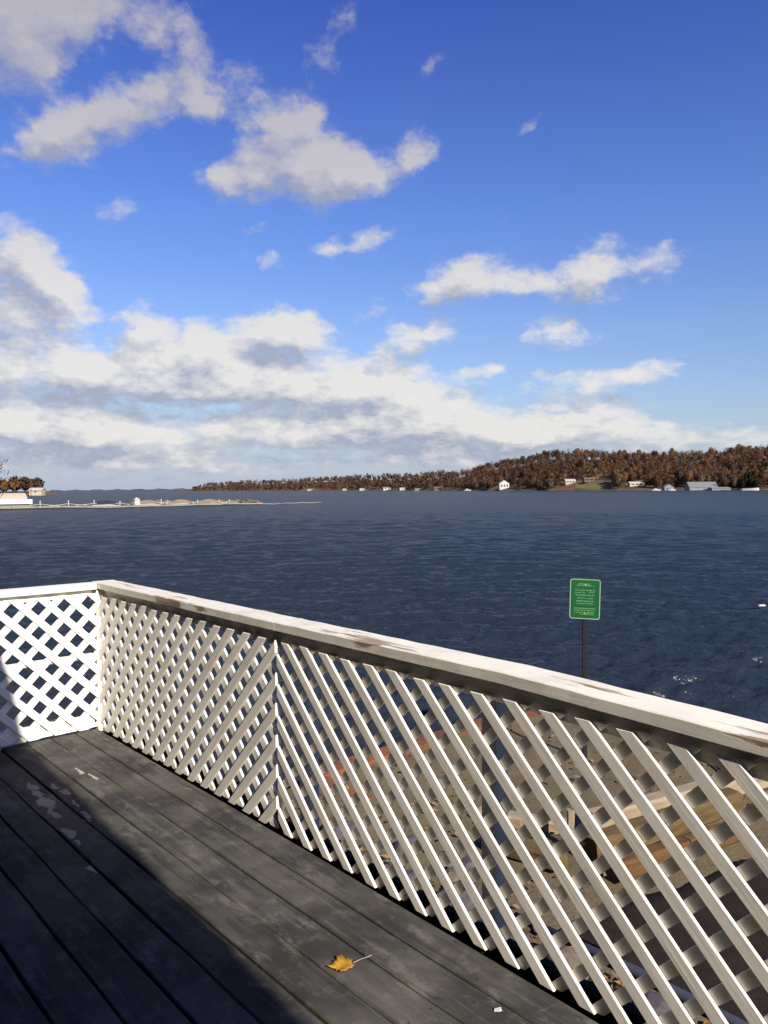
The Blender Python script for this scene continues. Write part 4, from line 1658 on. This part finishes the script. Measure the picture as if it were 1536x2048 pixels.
# breakwater of brown stones behind the dock
C0, C1 = at(268, 172), at(522, 186)
bw = empty('breakwater', C0, 0)
tag(bw, 'low brown stone breakwater behind the outer half of the dock', 'breakwater')
bx = C1 - C0
rr = random.Random(13)
for i in range(150):
    t = rr.random()
    s = rr.uniform(.35, .75)
    o = bpy.data.objects.new('stone', rmesh[(i % 2) * 3])
    o.location = bx * t + Vector((rr.uniform(-.9, .9), rr.uniform(-.9, .9), rr.uniform(-.1, .55)))
    o.scale = (s * 1.3, s, s * .75)
    o.rotation_euler = (0, 0, rr.uniform(0, 6))
    link(o, bw)
M_boom = mat_plain('pale float line', (.22, .25, .21), .7, .2, 1, 0)
P0, P1 = at(520, 166), at(640, 186)
mb = MB()
mb.tube([P0.lerp(P1, t) + Vector((0, 0, .12 + .05 * math.sin(30 * t))) + Vector((.8, .5, 0)) * math.sin(9 * t) for t in np.linspace(0, 1, 24)], .10, 6)
tag(mb.build('float_line', M_boom), 'thin pale line of floats trailing on the water from the end of the dock', 'float line')

# white covered boat canopy at the shore end of the dock
cv = empty('boat_canopy', at(20, 134, WZ), dang)
tag(cv, 'white boat canopy with a pale arched top at the shore end of the dock', 'canopy')
Lc, Wc = 6.4, 3.0
prof = [(-Wc / 2, 1.75), (-Wc * .42, 2.25), (-Wc * .2, 2.7), (0, 2.85), (Wc * .2, 2.7), (Wc * .42, 2.25), (Wc / 2, 1.75)]
M_canv = mat_plain('beige canvas', (.36, .32, .26), .8, .12, .8, 0)
M_canw = mat_plain('white canvas', (.66, .64, .58), .8, .08, .8, 0)
mb = MB()
vs = []
for x in (-Lc / 2, Lc / 2 - .8):
    vs += [(x, y, z) for y, z in prof]
k = len(prof)
mb.add(vs, [(i, k + i, k + i + 1, i + 1) for i in range(k - 1)] + [tuple(range(k)), tuple(range(2 * k - 1, k - 1, -1))])
mb.build('canopy_top', M_canv, cv)
mb = MB()
mb.box((-Lc / 2 - .05, -Wc / 2 - .05, .95), (Lc / 2, Wc / 2 + .05, 1.745))
mb.build('side_curtain', M_canw, cv)
for sx_ in (-1, 1):
    for sy_ in (-1, 1):
        mb = MB()
        mb.tube([(sx_ * (Lc / 2 - .3), sy_ * (Wc / 2 - .15), -.6), (sx_ * (Lc / 2 - .3), sy_ * (Wc / 2 - .15), 1.0)], .07, 6)
        mb.build('leg', M_pw, cv)
mb = MB()
mb.box((-Lc / 2, -Wc / 2 + .3, .25), (Lc / 2 - .4, Wc / 2 - .3, .85))
mb.build('hull', mat_plain('olive grey hull', (.20, .20, .16), .6, .2, 1, 0), cv)
mb = MB()
mb.tube([(Lc / 2 - .2, -Wc / 2, 1.7), (Lc / 2 - .2, -Wc / 2, 3.6)], .05, 6)
mb.build('mast', M_dkdark, cv)

# small white buoy on the water, right edge
mb = MB()
bp = at(1526, 20.3, WZ + .06)
mb.tube([(-.13, 0, 0), (-.11, 0, .0), (-.06, 0, .0), (.06, 0, 0), (.11, 0, 0), (.13, 0, 0)], [.01, .035, .05, .05, .035, .01], 10)
o = mb.build('buoy', M_boat, smooth=True)
o.location = bp
o.rotation_euler = (0, 0, FACE + .1)
o.scale = (.8, .6, .6)
tag(o, 'small white float lying on the water near the right edge', 'buoy')
